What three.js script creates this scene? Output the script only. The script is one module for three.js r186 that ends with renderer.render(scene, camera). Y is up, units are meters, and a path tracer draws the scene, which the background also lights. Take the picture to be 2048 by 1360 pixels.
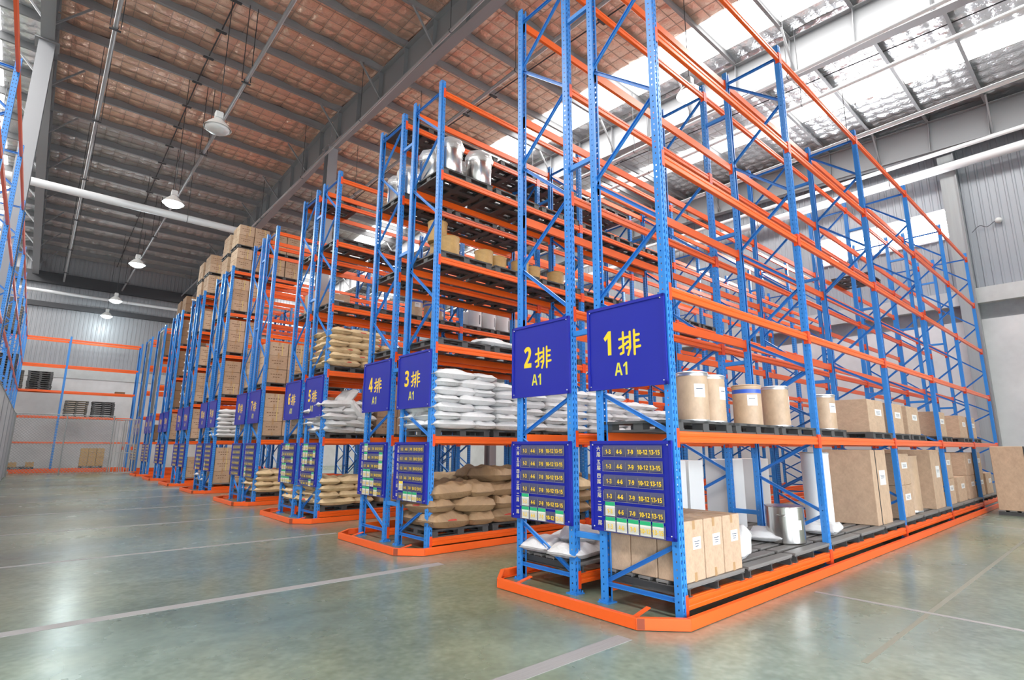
import * as THREE from 'three';
import { RoundedBoxGeometry } from 'three/addons/geometries/RoundedBoxGeometry.js';
import { mergeGeometries } from 'three/addons/utils/BufferGeometryUtils.js';
import { FontLoader } from 'three/addons/loaders/FontLoader.js';
import { TextGeometry } from 'three/addons/geometries/TextGeometry.js';
import { RectAreaLightUniformsLib } from 'three/addons/lights/RectAreaLightUniformsLib.js';
RectAreaLightUniformsLib.init();

// ------------------------------------------------------------------ camera, light, exposure
const scene = new THREE.Scene();
const renderer = new THREE.WebGLRenderer({ antialias: true });
renderer.toneMapping = THREE.LinearToneMapping;
renderer.toneMappingExposure = 2.05;
renderer.shadowMap.enabled = true;

const RAD = Math.PI / 180;
const camera = new THREE.PerspectiveCamera(2 * Math.atan(680 / 1081.8) / RAD, 2048 / 1360, 0.05, 300);
{
  const pitch = 11.156 * RAD, yaw = 48.909 * RAD, roll = 0.257 * RAD;
  const F = new THREE.Vector3(Math.cos(yaw), 0, -Math.sin(yaw)), R = new THREE.Vector3(Math.sin(yaw), 0, Math.cos(yaw)), U = new THREE.Vector3(0, 1, 0);
  const fw = F.clone().multiplyScalar(Math.cos(pitch)).addScaledVector(U, Math.sin(pitch));
  const up = F.clone().multiplyScalar(-Math.sin(pitch)).addScaledVector(U, Math.cos(pitch));
  camera.position.set(0, 1.7, 0);
  camera.up.copy(up.multiplyScalar(Math.cos(roll)).addScaledVector(R, -Math.sin(roll)));
  camera.lookAt(camera.position.clone().add(fw));
}
scene.background = new THREE.Color(5.8, 6.2, 6.7);      // bright hazy sky, enters through dock doors added behind the camera for daylight

const SKY_GLOW = 3, SKY_LIGHT = 5.2;                 // daylight through the translucent roof strips
const DAY = new THREE.Color(1.0, 0.985, 0.96);
const LAMP = new THREE.Color(0.82, 0.97, 1.0);
function areaLight(color, intensity, w, h, pos, target) {
  const l = new THREE.RectAreaLight(color, intensity, w, h);
  l.position.set(...pos); l.lookAt(...target); l.castShadow = true; scene.add(l); return l;
}
// roof: ridge at z = ZR, rafters fall to both sides
const ZR = -21, SLOPE = 0.048, RAFT_D = 1.3;
const raftBottom = z => 14.1 - SLOPE * Math.abs(z - ZR);
const foilY = z => raftBottom(z) + RAFT_D + 0.34;
const XL = -12, XW = 26.2, ZF = 9, ZB = -47.2;       // room: left wall, right wall, front wall, back wall
const RAFT_X = [-10.2, -1.25, 8.0, 16.85, 25.6];
const STRIPS = [[-5.0, -2.6], [14.4, 16.2], [21.2, 22.6]];     // x ranges of the roof light strips
for (const [a, b] of STRIPS) for (const [z0, z1] of [[ZF - .5, ZR + .2], [ZR - .2, ZB + .5]]) {
  const zc = (z0 + z1) / 2, L = Math.hypot(z0 - z1, (z0 - z1) * SLOPE);
  const y = foilY(zc) - 0.44, s = Math.sign(zc - ZR);
  areaLight(DAY, SKY_LIGHT, b - a, L, [(a + b) / 2, y, zc], [(a + b) / 2, y - 1, zc - s * SLOPE]);
}

// ------------------------------------------------------------------ helpers
let seed = 12345;
const rnd = () => { seed = (seed * 1664525 + 1013904223) >>> 0; return seed / 4294967296; };
const rr = (a, b) => a + (b - a) * rnd();
const NUM = ['zero', 'one', 'two', 'three', 'four', 'five', 'six', 'seven', 'eight', 'nine', 'ten', 'eleven', 'twelve', 'thirteen', 'fourteen', 'fifteen', 'sixteen', 'seventeen', 'eighteen'];
const names = {};
function numbered(n) { const k = names[n] = (names[n] ?? -1) + 1; return k ? `${n}_${String(k).padStart(3, '0')}` : n; }
function mesh(name, geo, mat, parent, pos, rot, scale) {
  const m = new THREE.Mesh(geo, mat); m.name = name; m.castShadow = m.receiveShadow = true;
  if (pos) m.position.set(...pos); if (rot) m.rotation.set(...rot); if (scale) m.scale.set(...scale);
  if (parent) parent.add(m); return m;
}
function tag(o, label, category, group, kind) {
  o.userData.label = label; o.userData.category = category;
  if (group) o.userData.group = group; if (kind) o.userData.kind = kind; return o;
}
function thing(name, label, category, pos = [0, 0, 0], turn = 0, group) {
  const g = new THREE.Group(); g.name = numbered(name); g.position.set(...pos); g.rotation.y = turn; scene.add(g);
  return tag(g, label, category, group);
}
function copyOf(o, label, pos, turn = 0, group) {
  const c = o.clone(); c.name = numbered(o.name.replace(/_\d{3}$/, '')); c.userData = { ...o.userData };
  c.position.set(...pos); c.rotation.set(0, turn, 0); scene.add(c);
  if (label) c.userData.label = label; if (group) c.userData.group = group; else delete c.userData.group; return c;
}
function structure(name, geo, mat, label, category, pos) {
  const m = mesh(name, geo, mat, scene, pos); m.userData.kind = 'structure';
  if (label) { m.userData.label = label; m.userData.category = category; } return m;
}
const box = (w, h, d, x = 0, y = 0, z = 0) => new THREE.BoxGeometry(w, h, d).translate(x, y, z);
const rbox = (w, h, d, r, x = 0, y = 0, z = 0) => new RoundedBoxGeometry(w, h, d, 1, r).translate(x, y, z);
const cyl = (r0, r1, h, n = 16, x = 0, y = 0, z = 0) => new THREE.CylinderGeometry(r0, r1, h, n).translate(x, y, z);
const merge = a => mergeGeometries(a.map(g => g.index ? g.toNonIndexed() : g));
function bar(a, b, w, d = w) {                        // a straight bar from a to b
  const A = new THREE.Vector3(...a), B = new THREE.Vector3(...b), L = A.distanceTo(B);
  const q = new THREE.Quaternion().setFromUnitVectors(new THREE.Vector3(0, 1, 0), B.clone().sub(A).normalize());
  return new THREE.BoxGeometry(w, L, d).applyQuaternion(q).translate((A.x + B.x) / 2, (A.y + B.y) / 2, (A.z + B.z) / 2);
}
function rod(a, b, r, n = 8) {
  const A = new THREE.Vector3(...a), B = new THREE.Vector3(...b), L = A.distanceTo(B);
  const q = new THREE.Quaternion().setFromUnitVectors(new THREE.Vector3(0, 1, 0), B.clone().sub(A).normalize());
  return new THREE.CylinderGeometry(r, r, L, n).applyQuaternion(q).translate((A.x + B.x) / 2, (A.y + B.y) / 2, (A.z + B.z) / 2);
}
function extrudeX(pts, L) {                           // profile [z, y] swept along x, centred
  const s = new THREE.Shape(pts.map(p => new THREE.Vector2(p[0], p[1])));
  return new THREE.ExtrudeGeometry(s, { depth: L, bevelEnabled: false }).rotateY(-Math.PI / 2).translate(L / 2, 0, 0);
}
// value noise, tiling
function noiseField(n, cells, sd) {
  let s = sd; const rn = () => { s = (s * 1664525 + 1013904223) >>> 0; return s / 4294967296; };
  const g = Array.from({ length: cells * cells }, rn), out = new Float32Array(n * n);
  for (let y = 0; y < n; y++) for (let x = 0; x < n; x++) {
    const u = x / n * cells, v = y / n * cells, i = Math.floor(u), j = Math.floor(v), fu = u - i, fv = v - j;
    const a = fu * fu * (3 - 2 * fu), b = fv * fv * (3 - 2 * fv), G = (p, q) => g[(q % cells) * cells + (p % cells)];
    out[y * n + x] = (G(i, j) * (1 - a) + G(i + 1, j) * a) * (1 - b) + (G(i, j + 1) * (1 - a) + G(i + 1, j + 1) * a) * b;
  }
  return out;
}
function fbm(n, cells, oct, sd) {
  const o = new Float32Array(n * n); let amp = .5, tot = 0, c = cells;
  for (let k = 0; k < oct; k++) { const f = noiseField(n, c, sd + k * 77); for (let i = 0; i < o.length; i++) o[i] += f[i] * amp; tot += amp; amp *= .55; c *= 2; }
  for (let i = 0; i < o.length; i++) o[i] /= tot; return o;
}
function tex(n, fn, srgb) {
  const d = new Uint8Array(n * n * 4);
  for (let i = 0; i < n * n; i++) { const c = fn(i, i % n, Math.floor(i / n)); d[i * 4] = c[0]; d[i * 4 + 1] = c[1]; d[i * 4 + 2] = c[2]; d[i * 4 + 3] = 255; }
  const t = new THREE.DataTexture(d, n, n); t.wrapS = t.wrapT = THREE.RepeatWrapping; t.magFilter = THREE.LinearFilter; t.minFilter = THREE.LinearMipmapLinearFilter; t.generateMipmaps = true;
  if (srgb) t.colorSpace = THREE.SRGBColorSpace; t.needsUpdate = true; return t;
}
const rep = (t, x, y) => { const c = t.clone(); c.repeat.set(x, y); c.needsUpdate = true; return c; };
function canvasTex(w, h, draw) {
  const c = document.createElement('canvas'); c.width = w; c.height = h; draw(c.getContext('2d'), w, h);
  const t = new THREE.CanvasTexture(c); t.colorSpace = THREE.SRGBColorSpace; return t;
}
const std = (r, g, b, rough = .6, metal = 0, extra = {}) => {
  const m = new THREE.MeshStandardMaterial({ roughness: rough, metalness: metal, side: THREE.DoubleSide, ...extra }); m.color.setRGB(r, g, b); return m;
};
const phys = (r, g, b, o) => { const m = new THREE.MeshPhysicalMaterial({ side: THREE.DoubleSide, ...o }); m.color.setRGB(r, g, b); return m; };

// ------------------------------------------------------------------ materials
const nBroad = fbm(512, 4, 5, 11), nFine = fbm(512, 24, 4, 23), nStreak = fbm(512, 8, 5, 91);
const cl = v => Math.max(0, Math.min(255, v));
const floorMap = tex(1024, (() => {
  const a = fbm(1024, 5, 6, 5), b = fbm(1024, 90, 3, 8), c = fbm(1024, 6, 4, 31), d = fbm(1024, 256, 2, 57);
  return i => { const m = (a[i] - .5) * 70 + (b[i] - .5) * 20 + (d[i] - .5) * 24, w = (c[i] - .5) * 60; return [cl(119 + m + w * .4), cl(131 + m + w * .1), cl(116 + m - w * .4)]; };
})(), true);
const floorRough = tex(512, i => { const v = cl(70 + (nBroad[i] - .5) * 50 + (nFine[i] - .5) * 20); return [v, v, v]; });
const foilBump = tex(512, i => { const v = cl(128 + (nFine[i] - .5) * 300 + (nStreak[i] - .5) * 120); return [v, v, v]; });
const grain = tex(256, (() => { const a = fbm(256, 16, 4, 3), b = fbm(256, 4, 3, 9); return i => { const v = cl(232 + (a[i] - .5) * 26 + (b[i] - .5) * 18); return [v, v, v]; }; })(), true);
const weave = tex(128, (i, x, y) => { const v = 128 + 60 * (Math.sin(x * Math.PI / 2) * Math.sin(y * Math.PI / 2)); return [v, v, v]; });
const crease = tex(512, i => { const v = cl(128 + (nStreak[i] - .5) * 330); return [v, v, v]; });
const plaster = tex(512, i => { const v = cl(228 + (nBroad[i] - .5) * 34 + (nFine[i] - .5) * 10); return [v, v, v - 1]; }, true);

const M = {
  floor: phys(.98, 1, .97, { map: rep(floorMap, .085, .085), roughnessMap: rep(floorRough, .13, .13), roughness: .95, clearcoat: .25, clearcoatRoughness: .28 }),
  seam: std(.37, .355, .345, .5, 0, { map: rep(grain, 3, 3) }),
  yellowLine: std(.27, .265, .20, .55, 0, { map: rep(grain, 3, 3) }),
  blue: std(.034, .235, .66, .32),
  orange: std(.88, .125, .012, .32),
  conn: std(.78, .07, .012, .38),
  guard: std(.86, .115, .012, .4),
  scuff: std(.35, .06, .02, .55, 0, { map: rep(grain, 4, 4) }),
  steel: std(.26, .265, .275, .5, .05),
  purlin: std(.25, .252, .26, .5, .05),
  darkSteel: std(.045, .045, .05, .55),
  pipeGrey: std(.34, .335, .34, .4, .3),
  pipeWhite: std(.72, .73, .74, .38),
  foilRackTint: std(.82, .56, .43, .30, .62, { bumpMap: rep(foilBump, .55, .55), bumpScale: .018 }),  // salmon tint paints in the orange racks reflected by the foil
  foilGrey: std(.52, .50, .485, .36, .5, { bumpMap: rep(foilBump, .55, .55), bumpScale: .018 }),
  foilSilver: std(.80, .80, .81, .28, .8, { bumpMap: rep(foilBump, .55, .55), bumpScale: .018 }),
  net: std(.34, .28, .24, .6),
  deck: std(.4, .4, .41, .6),
  plaster: std(.86, .86, .86, .8, 0, { map: rep(plaster, .2, .2) }),
  ledge: std(.66, .67, .66, .7, 0, { map: rep(plaster, .3, .3) }),
  concrete: std(.42, .44, .45, .75, 0, { map: rep(plaster, .6, .6) }),
  wallMetal: std(.30, .305, .32, .45, .15),
  wallMetalR: std(.35, .37, .40, .45, .1),
  signBlue: phys(.007, .014, .33, { roughness: .4, clearcoat: .15, clearcoatRoughness: .1 }),
  screw: std(.6, .6, .62, .3, .8),
  yellow: std(.92, .62, .02, .5),
  cardWhite: std(.78, .77, .70, .6),
  cardGreen: std(.02, .42, .17, .5),
  cardYellow: std(.9, .65, .05, .5),
  acrylic: phys(.97, .97, .98, { transmission: 1, thickness: 0, roughness: .12, ior: 1.45 }),
  pocket: std(.085, .085, .17, .35),
  plastic: std(.075, .073, .072, .5),
  plasticGrey: std(.20, .19, .18, .55),
  carton: std(.66, .46, .31, .8, 0, { map: rep(grain, 2, 2) }),
  cartonB: std(.58, .39, .25, .8, 0, { map: rep(grain, 2, 2) }),
  cartonDark: std(.27, .155, .085, .8, 0, { map: rep(grain, 2, 2) }),
  tape: std(.45, .27, .13, .3),
  cartonPrint: std(.20, .11, .055, .8),
  strap: std(.78, .62, .15, .4),
  strapBlack: std(.03, .03, .03, .5),
  label: std(.80, .80, .79, .6),
  ink: std(.08, .09, .12, .7),
  kraft: std(.80, .59, .34, .7, 0, { map: rep(grain, 1.5, 1.5), bumpMap: rep(crease, 1.2, 1.2), bumpScale: .012 }),
  kraftDark: std(.40, .25, .13, .6, 0, { map: rep(grain, 1.5, 1.5), bumpMap: rep(crease, 1.2, 1.2), bumpScale: .014 }),
  redInk: std(.55, .04, .03, .7),
  greenInk: std(.12, .45, .36, .7),
  woven: std(.72, .72, .715, .55, 0, { bumpMap: rep(crease, 1.1, 1.1), bumpScale: .012 }),
  wovenGrey: std(.66, .64, .63, .5, 0, { bumpMap: rep(crease, 1.4, 1.4), bumpScale: .02 }),
  stitch: std(.6, .6, .58, .8),
  fibre: std(.66, .46, .30, .5, 0, { map: rep(grain, 2, 2) }),
  ochre: std(.66, .40, .14, .5, 0, { map: rep(grain, 2, 2) }),
  zinc: std(.72, .73, .74, .3, .9),
  lidBlue: std(.03, .10, .50, .4),
  whiteDrum: std(.72, .72, .72, .4),
  whiteBox: std(.68, .68, .67, .6),
  stainless: std(.62, .61, .59, .24, 1),
  film: phys(.93, .94, .95, { transmission: .75, thickness: 0, roughness: .35 }),
  meshWire: std(.42, .42, .42, .45, .4),
  mesh2: std(.36, .38, .38, .45, .5),
  wood: std(.34, .28, .20, .8, 0, { map: rep(grain, 2, 2) }),
  lampGrey: std(.62, .63, .62, .45),
  lampShade: std(.8, .8, .78, .3, .3),
  bulbOff: std(.7, .7, .68, .3),
};
const glow = (c, k) => { const m = new THREE.MeshStandardMaterial({ color: 0x000000, emissive: c, emissiveIntensity: k, side: THREE.DoubleSide, roughness: 1 }); return m; };
M.skyPane = glow(DAY, SKY_GLOW);
M.winPane = glow(new THREE.Color(.93, .96, 1), 9);
M.lampGlow = glow(LAMP, 5);

// ------------------------------------------------------------------ floor
const floor = structure('floor', box(XW - XL + .6, .2, ZF - ZB + .6, (XL + XW) / 2, -.1, (ZF + ZB) / 2), M.floor, 'polished grey green concrete warehouse floor', 'floor');
{
  const p = floor.geometry.attributes.position, uv = floor.geometry.attributes.uv;
  for (let i = 0; i < p.count; i++) uv.setXY(i, p.getX(i), p.getZ(i));
  for (let k = 0; k < 12; k++) {                       // filled slab joints running with the racks, full width of the aisle floor
    const z = -3.35 - k * 3.72; if (z < -44) break;
    mesh('joint_strip', box(k === 0 ? 4.2 : 14, .004, k < 2 ? .16 : .09), M.seam, floor, [k === 0 ? 2.2 : -2.2, .001, z]);
  }
  mesh('joint_strip', box(.07, .004, 10.5), M.seam, floor, [7.35, .001, 2.4]);
  mesh('joint_strip', box(.07, .004, 10.5), M.seam, floor, [16.4, .001, 2.4]);
  mesh('marking_line', box(20, .003, .05), M.yellowLine, floor, [15.3, .0005, -1.73]);
}

// ------------------------------------------------------------------ ceiling
const roofHalf = (z0, z1) => {                         // a roof deck slab from z0 down to z1 above the foil
  const a = [[XL - .4, foilY(z0) + .12, z0], [XW + .4, foilY(z0) + .12, z0], [XW + .4, foilY(z1) + .12, z1], [XL - .4, foilY(z1) + .12, z1]];
  const g = new THREE.BufferGeometry(), P = [];
  const b = a.map(v => [v[0], v[1] + .15, v[2]]), q = (s, t, u, v) => P.push(...s, ...t, ...u, ...s, ...u, ...v);
  q(a[0], a[1], a[2], a[3]); q(b[3], b[2], b[1], b[0]); for (let i = 0; i < 4; i++) q(a[i], b[i], b[(i + 1) % 4], a[(i + 1) % 4]);
  g.setAttribute('position', new THREE.Float32BufferAttribute(P, 3)); g.setAttribute('uv', new THREE.Float32BufferAttribute(new Float32Array(P.length / 3 * 2), 2)); g.computeVertexNormals(); return g;
};
const ceiling = structure('ceiling', merge([roofHalf(ZF + .3, ZR), roofHalf(ZR, ZB - .3)]), M.deck, 'steel framed warehouse roof with foil insulation and skylight strips', 'ceiling');
const PITCH = 1.8, purlinZ = [];
for (let z = ZR + PITCH / 2; z < ZF; z += PITCH) purlinZ.push(z);
for (let z = ZR - PITCH / 2; z > ZB + .3; z -= PITCH) purlinZ.push(z);
purlinZ.sort((a, b) => b - a);
{
  // purlins: Z profile along x
  const zp = [[-.08, .18], [.004, .18], [.004, -.168], [.085, -.168], [.085, -.14], [.092, -.14], [.092, -.18], [-.004, -.18], [-.004, .168], [-.073, .168], [-.073, .14], [-.08, .14]];
  const pg = extrudeX(zp, XW - XL);
  for (const z of purlinZ) mesh('purlin', pg, M.purlin, ceiling, [(XW + XL) / 2, raftBottom(z) + RAFT_D + .18, z]);
  // quilted foil between the purlins
  const foilGeo = {};
  const quilt = (w, v) => {
    const key = w.toFixed(2) + v; if (foilGeo[key]) return foilGeo[key];
    const d = PITCH - .02, nx = Math.max(1, Math.round(w / .5)), nz = 4, sx = nx * 6, sz = nz * 6;
    const g = new THREE.PlaneGeometry(w, d, sx, sz).rotateX(Math.PI / 2), p = g.attributes.position, uv = g.attributes.uv; let s = v * 991 + 7;
    const r = () => { s = (s * 1664525 + 1013904223) >>> 0; return s / 4294967296; };
    const amp = Array.from({ length: nx * nz }, () => .03 + .045 * r()), sag = .01 + .03 * r(), ph = r() * 6;
    for (let i = 0; i < p.count; i++) {
      const x = p.getX(i), z = p.getZ(i), a = (x / w + .5) * nx, b = (z / d + .5) * nz;
      const c = amp[Math.max(0, Math.min(nz - 1, Math.floor(b))) * nx + Math.max(0, Math.min(nx - 1, Math.floor(a)))];
      const h = Math.pow(Math.abs(Math.sin(a * Math.PI) * Math.sin(b * Math.PI)), .6) * c;
      const edge = Math.pow(Math.abs(z / d * 2), 4);
      p.setY(i, -h - sag * (1 - edge) - edge * .03 * (1 + Math.sin(a * 2.1 + ph)));
      uv.setXY(i, x + v * .37, z + v * .61);
    }
    g.computeVertexNormals(); return foilGeo[key] = g;
  };
  const edges = [[XL, -5.0, 'w'], [-2.6, -1.25, 's'], [-1.25, 8.0, 'w'], [8.0, 14.4, 'w'], [16.2, 16.85, 's'], [16.85, 21.2, 's'], [22.6, 25.6, 's'], [25.6, XW, 's']];
  const zs = [purlinZ[0] + PITCH, ...purlinZ, purlinZ[purlinZ.length - 1] - PITCH];
  const nets = {}, net = w => nets[w.toFixed(2)] ??= merge([...Array.from({ length: Math.round(w / .5) + 1 }, (_, i) => box(.009, .009, PITCH, -w / 2 + i * w / Math.round(w / .5), -.035, 0)), ...[-.45, 0, .45].map(q => box(w, .009, .009, 0, -.035, q))]);
  const tiltGeo = new THREE.PlaneGeometry(1, 1).rotateX(Math.PI / 2);
  for (let i = 0; i + 1 < zs.length; i++) {
    const zc = (zs[i] + zs[i + 1]) / 2, y = foilY(zc), t = Math.abs(zc - ZR) < .3 ? 0 : Math.atan(SLOPE) * Math.sign(zc - ZR);
    edges.forEach(([a, b, k], j) => { const fq = b - a > .1 && mesh('foil_quilt', quilt(b - a, (i + j) % 3), k === 'w' ? (zc < -27.5 ? M.foilGrey : M.foilRackTint) : M.foilSilver, ceiling, [(a + b) / 2, y, zc], [t, 0, 0]); if (fq && b - a > 3 && zc < -3 && zc > -36 && a > -2) { const n = mesh('support_net', net(b - a), M.net, fq); n.userData.kind = 'stuff'; } });
    for (const [a, b] of STRIPS) mesh('skylight_pane', tiltGeo, M.skyPane, ceiling, [(a + b) / 2, y - .03, zc], [t, 0, 0], [b - a - .06, 1, PITCH - .1]);
  }
  // rafters
  const iBeam = (L) => merge([box(.34, .025, L, 0, .0125, 0), box(.34, .025, L, 0, RAFT_D - .0125, 0), box(.016, RAFT_D - .05, L, 0, RAFT_D / 2, 0)]);
  const stiff = box(.30, RAFT_D - .06, .02), kneeL = bar([0, 0, 0], [-.95, 1.15, 0], .055), kneeR = bar([0, 0, 0], [.95, 1.15, 0], .055);
  for (const x of RAFT_X) for (const [z0, z1] of [[ZF, ZR], [ZR, ZB + .05]]) {
    const zc = (z0 + z1) / 2, t = Math.atan(SLOPE) * Math.sign(zc - ZR), L = (z0 - z1) / Math.cos(t) + .01;
    const r = mesh('rafter', iBeam(L), M.steel, ceiling, [x, raftBottom(zc), zc], [t, 0, 0]);
    purlinZ.forEach((z, i) => {
      if (z > z0 || z < z1) return; const lz = (z - zc) / Math.cos(t);
      mesh('stiffener', stiff, M.steel, r, [0, RAFT_D / 2, lz]);
      if (i % 2 === 0) for (const k of [kneeL, kneeR]) mesh('knee_brace', k, M.steel, r, [0, .1, lz + .08]);
    });
  }
  // sag rods across the purlins
  for (const x of [3.0, 11.8, 19.6, -6]) for (const [z0, z1] of [[ZF - 1, ZR], [ZR, ZB + .6]])
    mesh('sag_rod', rod([x, raftBottom(z0) + RAFT_D + .04, z0], [x, raftBottom(z1) + RAFT_D + .04, z1], .022, 6), M.darkSteel, ceiling);
  const clip = rbox(.34, .1, .13, .03);
  purlinZ.forEach(z => { if (z < -5 && z > -38) for (const x of [3.0, 11.8]) mesh('purlin_clip', clip, M.darkSteel, ceiling, [x, raftBottom(z) + RAFT_D + .02, z]); });
}

// ------------------------------------------------------------------ walls
const ribSheet = (h) => {                              // one metre wide sheet, four trapezoid ribs, faces +z
  const pts = []; for (let i = 0; i < 4; i++) { const x = i * .25 - .5; pts.push([x, 0], [x + .15, 0], [x + .175, .028], [x + .225, .028]); } pts.push([.5, 0]);
  const P = []; for (let i = 0; i + 1 < pts.length; i++) { const [a, c] = pts[i], [b, d] = pts[i + 1]; P.push(a, 0, c, b, 0, d, b, h, d, a, 0, c, b, h, d, a, h, c); }
  const g = new THREE.BufferGeometry(); g.setAttribute('position', new THREE.Float32BufferAttribute(P, 3)); g.setAttribute('uv', new THREE.Float32BufferAttribute(new Float32Array(P.length / 3 * 2), 2)); g.computeVertexNormals(); return g;
};
function metreUV(g, s = 1) { const p = g.attributes.position, uv = g.attributes.uv; for (let i = 0; i < p.count; i++) uv.setXY(i, (p.getX(i) + p.getZ(i)) * s, p.getY(i) * s); return g; }
const TOPR = 15.6;
// right wall: plastered masonry, projecting ledge, ribbed metal above with a window strip
const wallR = structure('wall_right', metreUV(box(.3, 6.45, ZF - ZB, XW + .15, 3.225, (ZF + ZB) / 2)), M.plaster, 'white plastered wall with ribbed metal cladding above', 'wall');
{
  mesh('concrete_band', metreUV(box(.26, .6, ZF - ZB, XW + .17, 6.74, (ZF + ZB) / 2)), M.concrete, wallR);
  mesh('ledge', metreUV(box(.55, .58, ZF - ZB, XW + .0, 7.32, (ZF + ZB) / 2)), M.ledge, wallR);
  mesh('outer_skin', box(.12, TOPR - 6.9, ZF - ZB + .6, XW + .3, (TOPR + 8.1) / 2, (ZF + ZB) / 2), M.deck, wallR);
  const full = ribSheet(TOPR - 7.61), low = ribSheet(9.85 - 7.61), high = ribSheet(TOPR - 11.05);
  const W0 = -8.4, W1 = -4.1;
  for (let z = ZB + .5; z < ZF; z += 1) {
    const win = z > W0 - .2 && z < W1 + .2;
    if (!win) mesh('wall_panel', full, M.wallMetalR, wallR, [XW + .1, 7.61, z], [0, -Math.PI / 2, 0]);
    else { mesh('wall_panel', low, M.wallMetalR, wallR, [XW + .1, 7.61, z], [0, -Math.PI / 2, 0]); mesh('wall_panel', high, M.wallMetalR, wallR, [XW + .1, 11.05, z], [0, -Math.PI / 2, 0]); }
  }
  const win = structure('window_1', merge([box(.1, .07, 4.9, 0, .6, 0), box(.1, .07, 4.9, 0, -.6, 0), ...[-2.42, -1.2, 0, 1.2, 2.42].map(z => box(.1, 1.2, .06, 0, 0, z))]), M.pipeWhite, 'bright daylight window strip high in the ribbed metal wall', 'window', [XW + .05, 10.45, -6.2]);
  for (const z of [-1.8, -.6, .6, 1.8]) mesh('pane', box(.02, 1.14, 1.16), M.winPane, win, [.03, 0, z]);
  areaLight(new THREE.Color(.93, .96, 1), 12, 4.8, 1.1, [XW - .06, 10.45, -6.2], [XW - 1, 10.45, -6.2]);
}
// back wall
const wallB = structure('wall_back', metreUV(box(XW - XL, 6.2, .3, (XL + XW) / 2, 3.1, ZB - .15)), M.plaster, 'white plastered back wall with grey ribbed cladding above', 'wall');
{
  mesh('ledge', metreUV(box(XW - XL, .68, .34, (XL + XW) / 2, 6.46, ZB - .13)), M.ledge, wallB);
  mesh('outer_skin', box(XW - XL, 8.2, .12, (XL + XW) / 2, 10.6, ZB - .25), M.deck, wallB);
  const g = ribSheet(14.6 - 6.8);
  for (let x = XL + .5; x < XW; x += 1) mesh('wall_panel', g, M.wallMetal, wallB, [x, 6.8, ZB - .05]);
  mesh('wall_girt', box(XW - XL, .34, .25, (XL + XW) / 2, 10.95, ZB + .1), M.darkSteel, wallB);
  mesh('shaded_eave_beam', box(XW - XL, .75, .3, (XL + XW) / 2, 12.75, ZB + .25), M.darkSteel, wallB);  // deep dark beam stands in for the shaded band under the eave
}
// left and front walls (behind the left rack and behind the camera)
const wallL = structure('wall_left', metreUV(box(.3, 6.4, ZF - ZB, XL - .15, 3.2, (ZF + ZB) / 2)), M.plaster, 'white plastered wall behind the left rack', 'wall');
mesh('outer_skin', box(.12, TOPR - 5.8, ZF - ZB + .6, XL - .3, (TOPR + 7.0) / 2, (ZF + ZB) / 2), M.deck, wallL);
{ const g = ribSheet(TOPR - 6.4); for (let z = ZB + .5; z < ZF; z += 1) mesh('wall_panel', g, M.wallMetalR, wallL, [XL, 6.4, z], [0, Math.PI / 2, 0]); }
const ADDED_DOORS = [[-11, -1.5], [1.5, 11]], DOOR_H = 5.9;  // openings added out of view to let daylight onto signs and rack fronts
{
  const seg = []; let x = XL; for (const [a, b] of [...ADDED_DOORS, [XW, XW]]) { if (a > x) seg.push(box(a - x, DOOR_H, .3, (a + x) / 2, DOOR_H / 2, ZF + .15)); x = b; }
  seg.push(box(XW - XL, 6.4 - DOOR_H, .3, (XL + XW) / 2, (6.4 + DOOR_H) / 2, ZF + .15));
  const wallF = structure('wall_front', metreUV(merge(seg)), M.plaster, 'white plastered wall with added daylight dock doors behind the camera', 'wall');
  mesh('outer_skin', box(XW - XL, 8.6, .12, (XL + XW) / 2, 10.6, ZF + .3), M.deck, wallF);
  const g = ribSheet(7.8); for (let q = XL + .5; q < XW; q += 1) mesh('wall_panel', g, M.wallMetalR, wallF, [q, 6.4, ZF], [0, Math.PI, 0]);
  ADDED_DOORS.forEach(([p, q], i) => structure(`added_door_${i + 1}`, merge([box(.12, DOOR_H, .36, p + .06, DOOR_H / 2, ZF + .15), box(.12, DOOR_H, .36, q - .06, DOOR_H / 2, ZF + .15), box(q - p, .35, .4, (p + q) / 2, DOOR_H - .17, ZF + .15)]), M.steel, 'frame of an added daylight opening ' + ['beside the left rack', 'opposite the rack of sign one'][i], 'added_door'));
  structure('ground_outside', box(90, .2, 40, 7, -.14, ZF + 20.5), M.ledge, 'pale concrete yard outside the added dock doors', 'ground');
}

// ------------------------------------------------------------------ columns
function column(x, z, h, label) {
  const c = thing('steel_column', label, 'column', [x, 0, z]); c.userData.kind = 'structure';
  mesh('shaft', merge([box(.02, h, .4, -.2, h / 2, 0), box(.02, h, .4, .2, h / 2, 0), box(.4, h, .015, 0, h / 2, 0)]).rotateY(Math.PI / 2), M.wallMetal, c);
  mesh('cap_plate', box(.6, .03, .6, 0, h - .015, 0), M.steel, c); mesh('base_plate', box(.6, .03, .6, 0, .015, 0), M.steel, c);
  return c;
}
column(-1.25, ZR + .1, raftBottom(ZR + .1) - .02, 'grey steel roof column standing behind the left rack');
column(8.0, ZR + .1, raftBottom(ZR + .1) - .02, 'grey steel roof column between the racks of signs seven and nine');
column(16.85, ZR + .1, raftBottom(ZR + .1) - .02, 'grey steel roof column deep among the racks under the skylight strip');
{
  const c = thing('wall_column', 'grey wall column behind the far end of the rack with sign one', 'column', [XW - .2, 0, -3.55]); c.userData.kind = 'structure';
  mesh('shaft', box(.36, 13.1, .5, 0, 6.55, 0), M.concrete, c); mesh('edge_angle', box(.05, 13.1, .05, -.2, 6.55, .24), M.steel, c);
}

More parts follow.
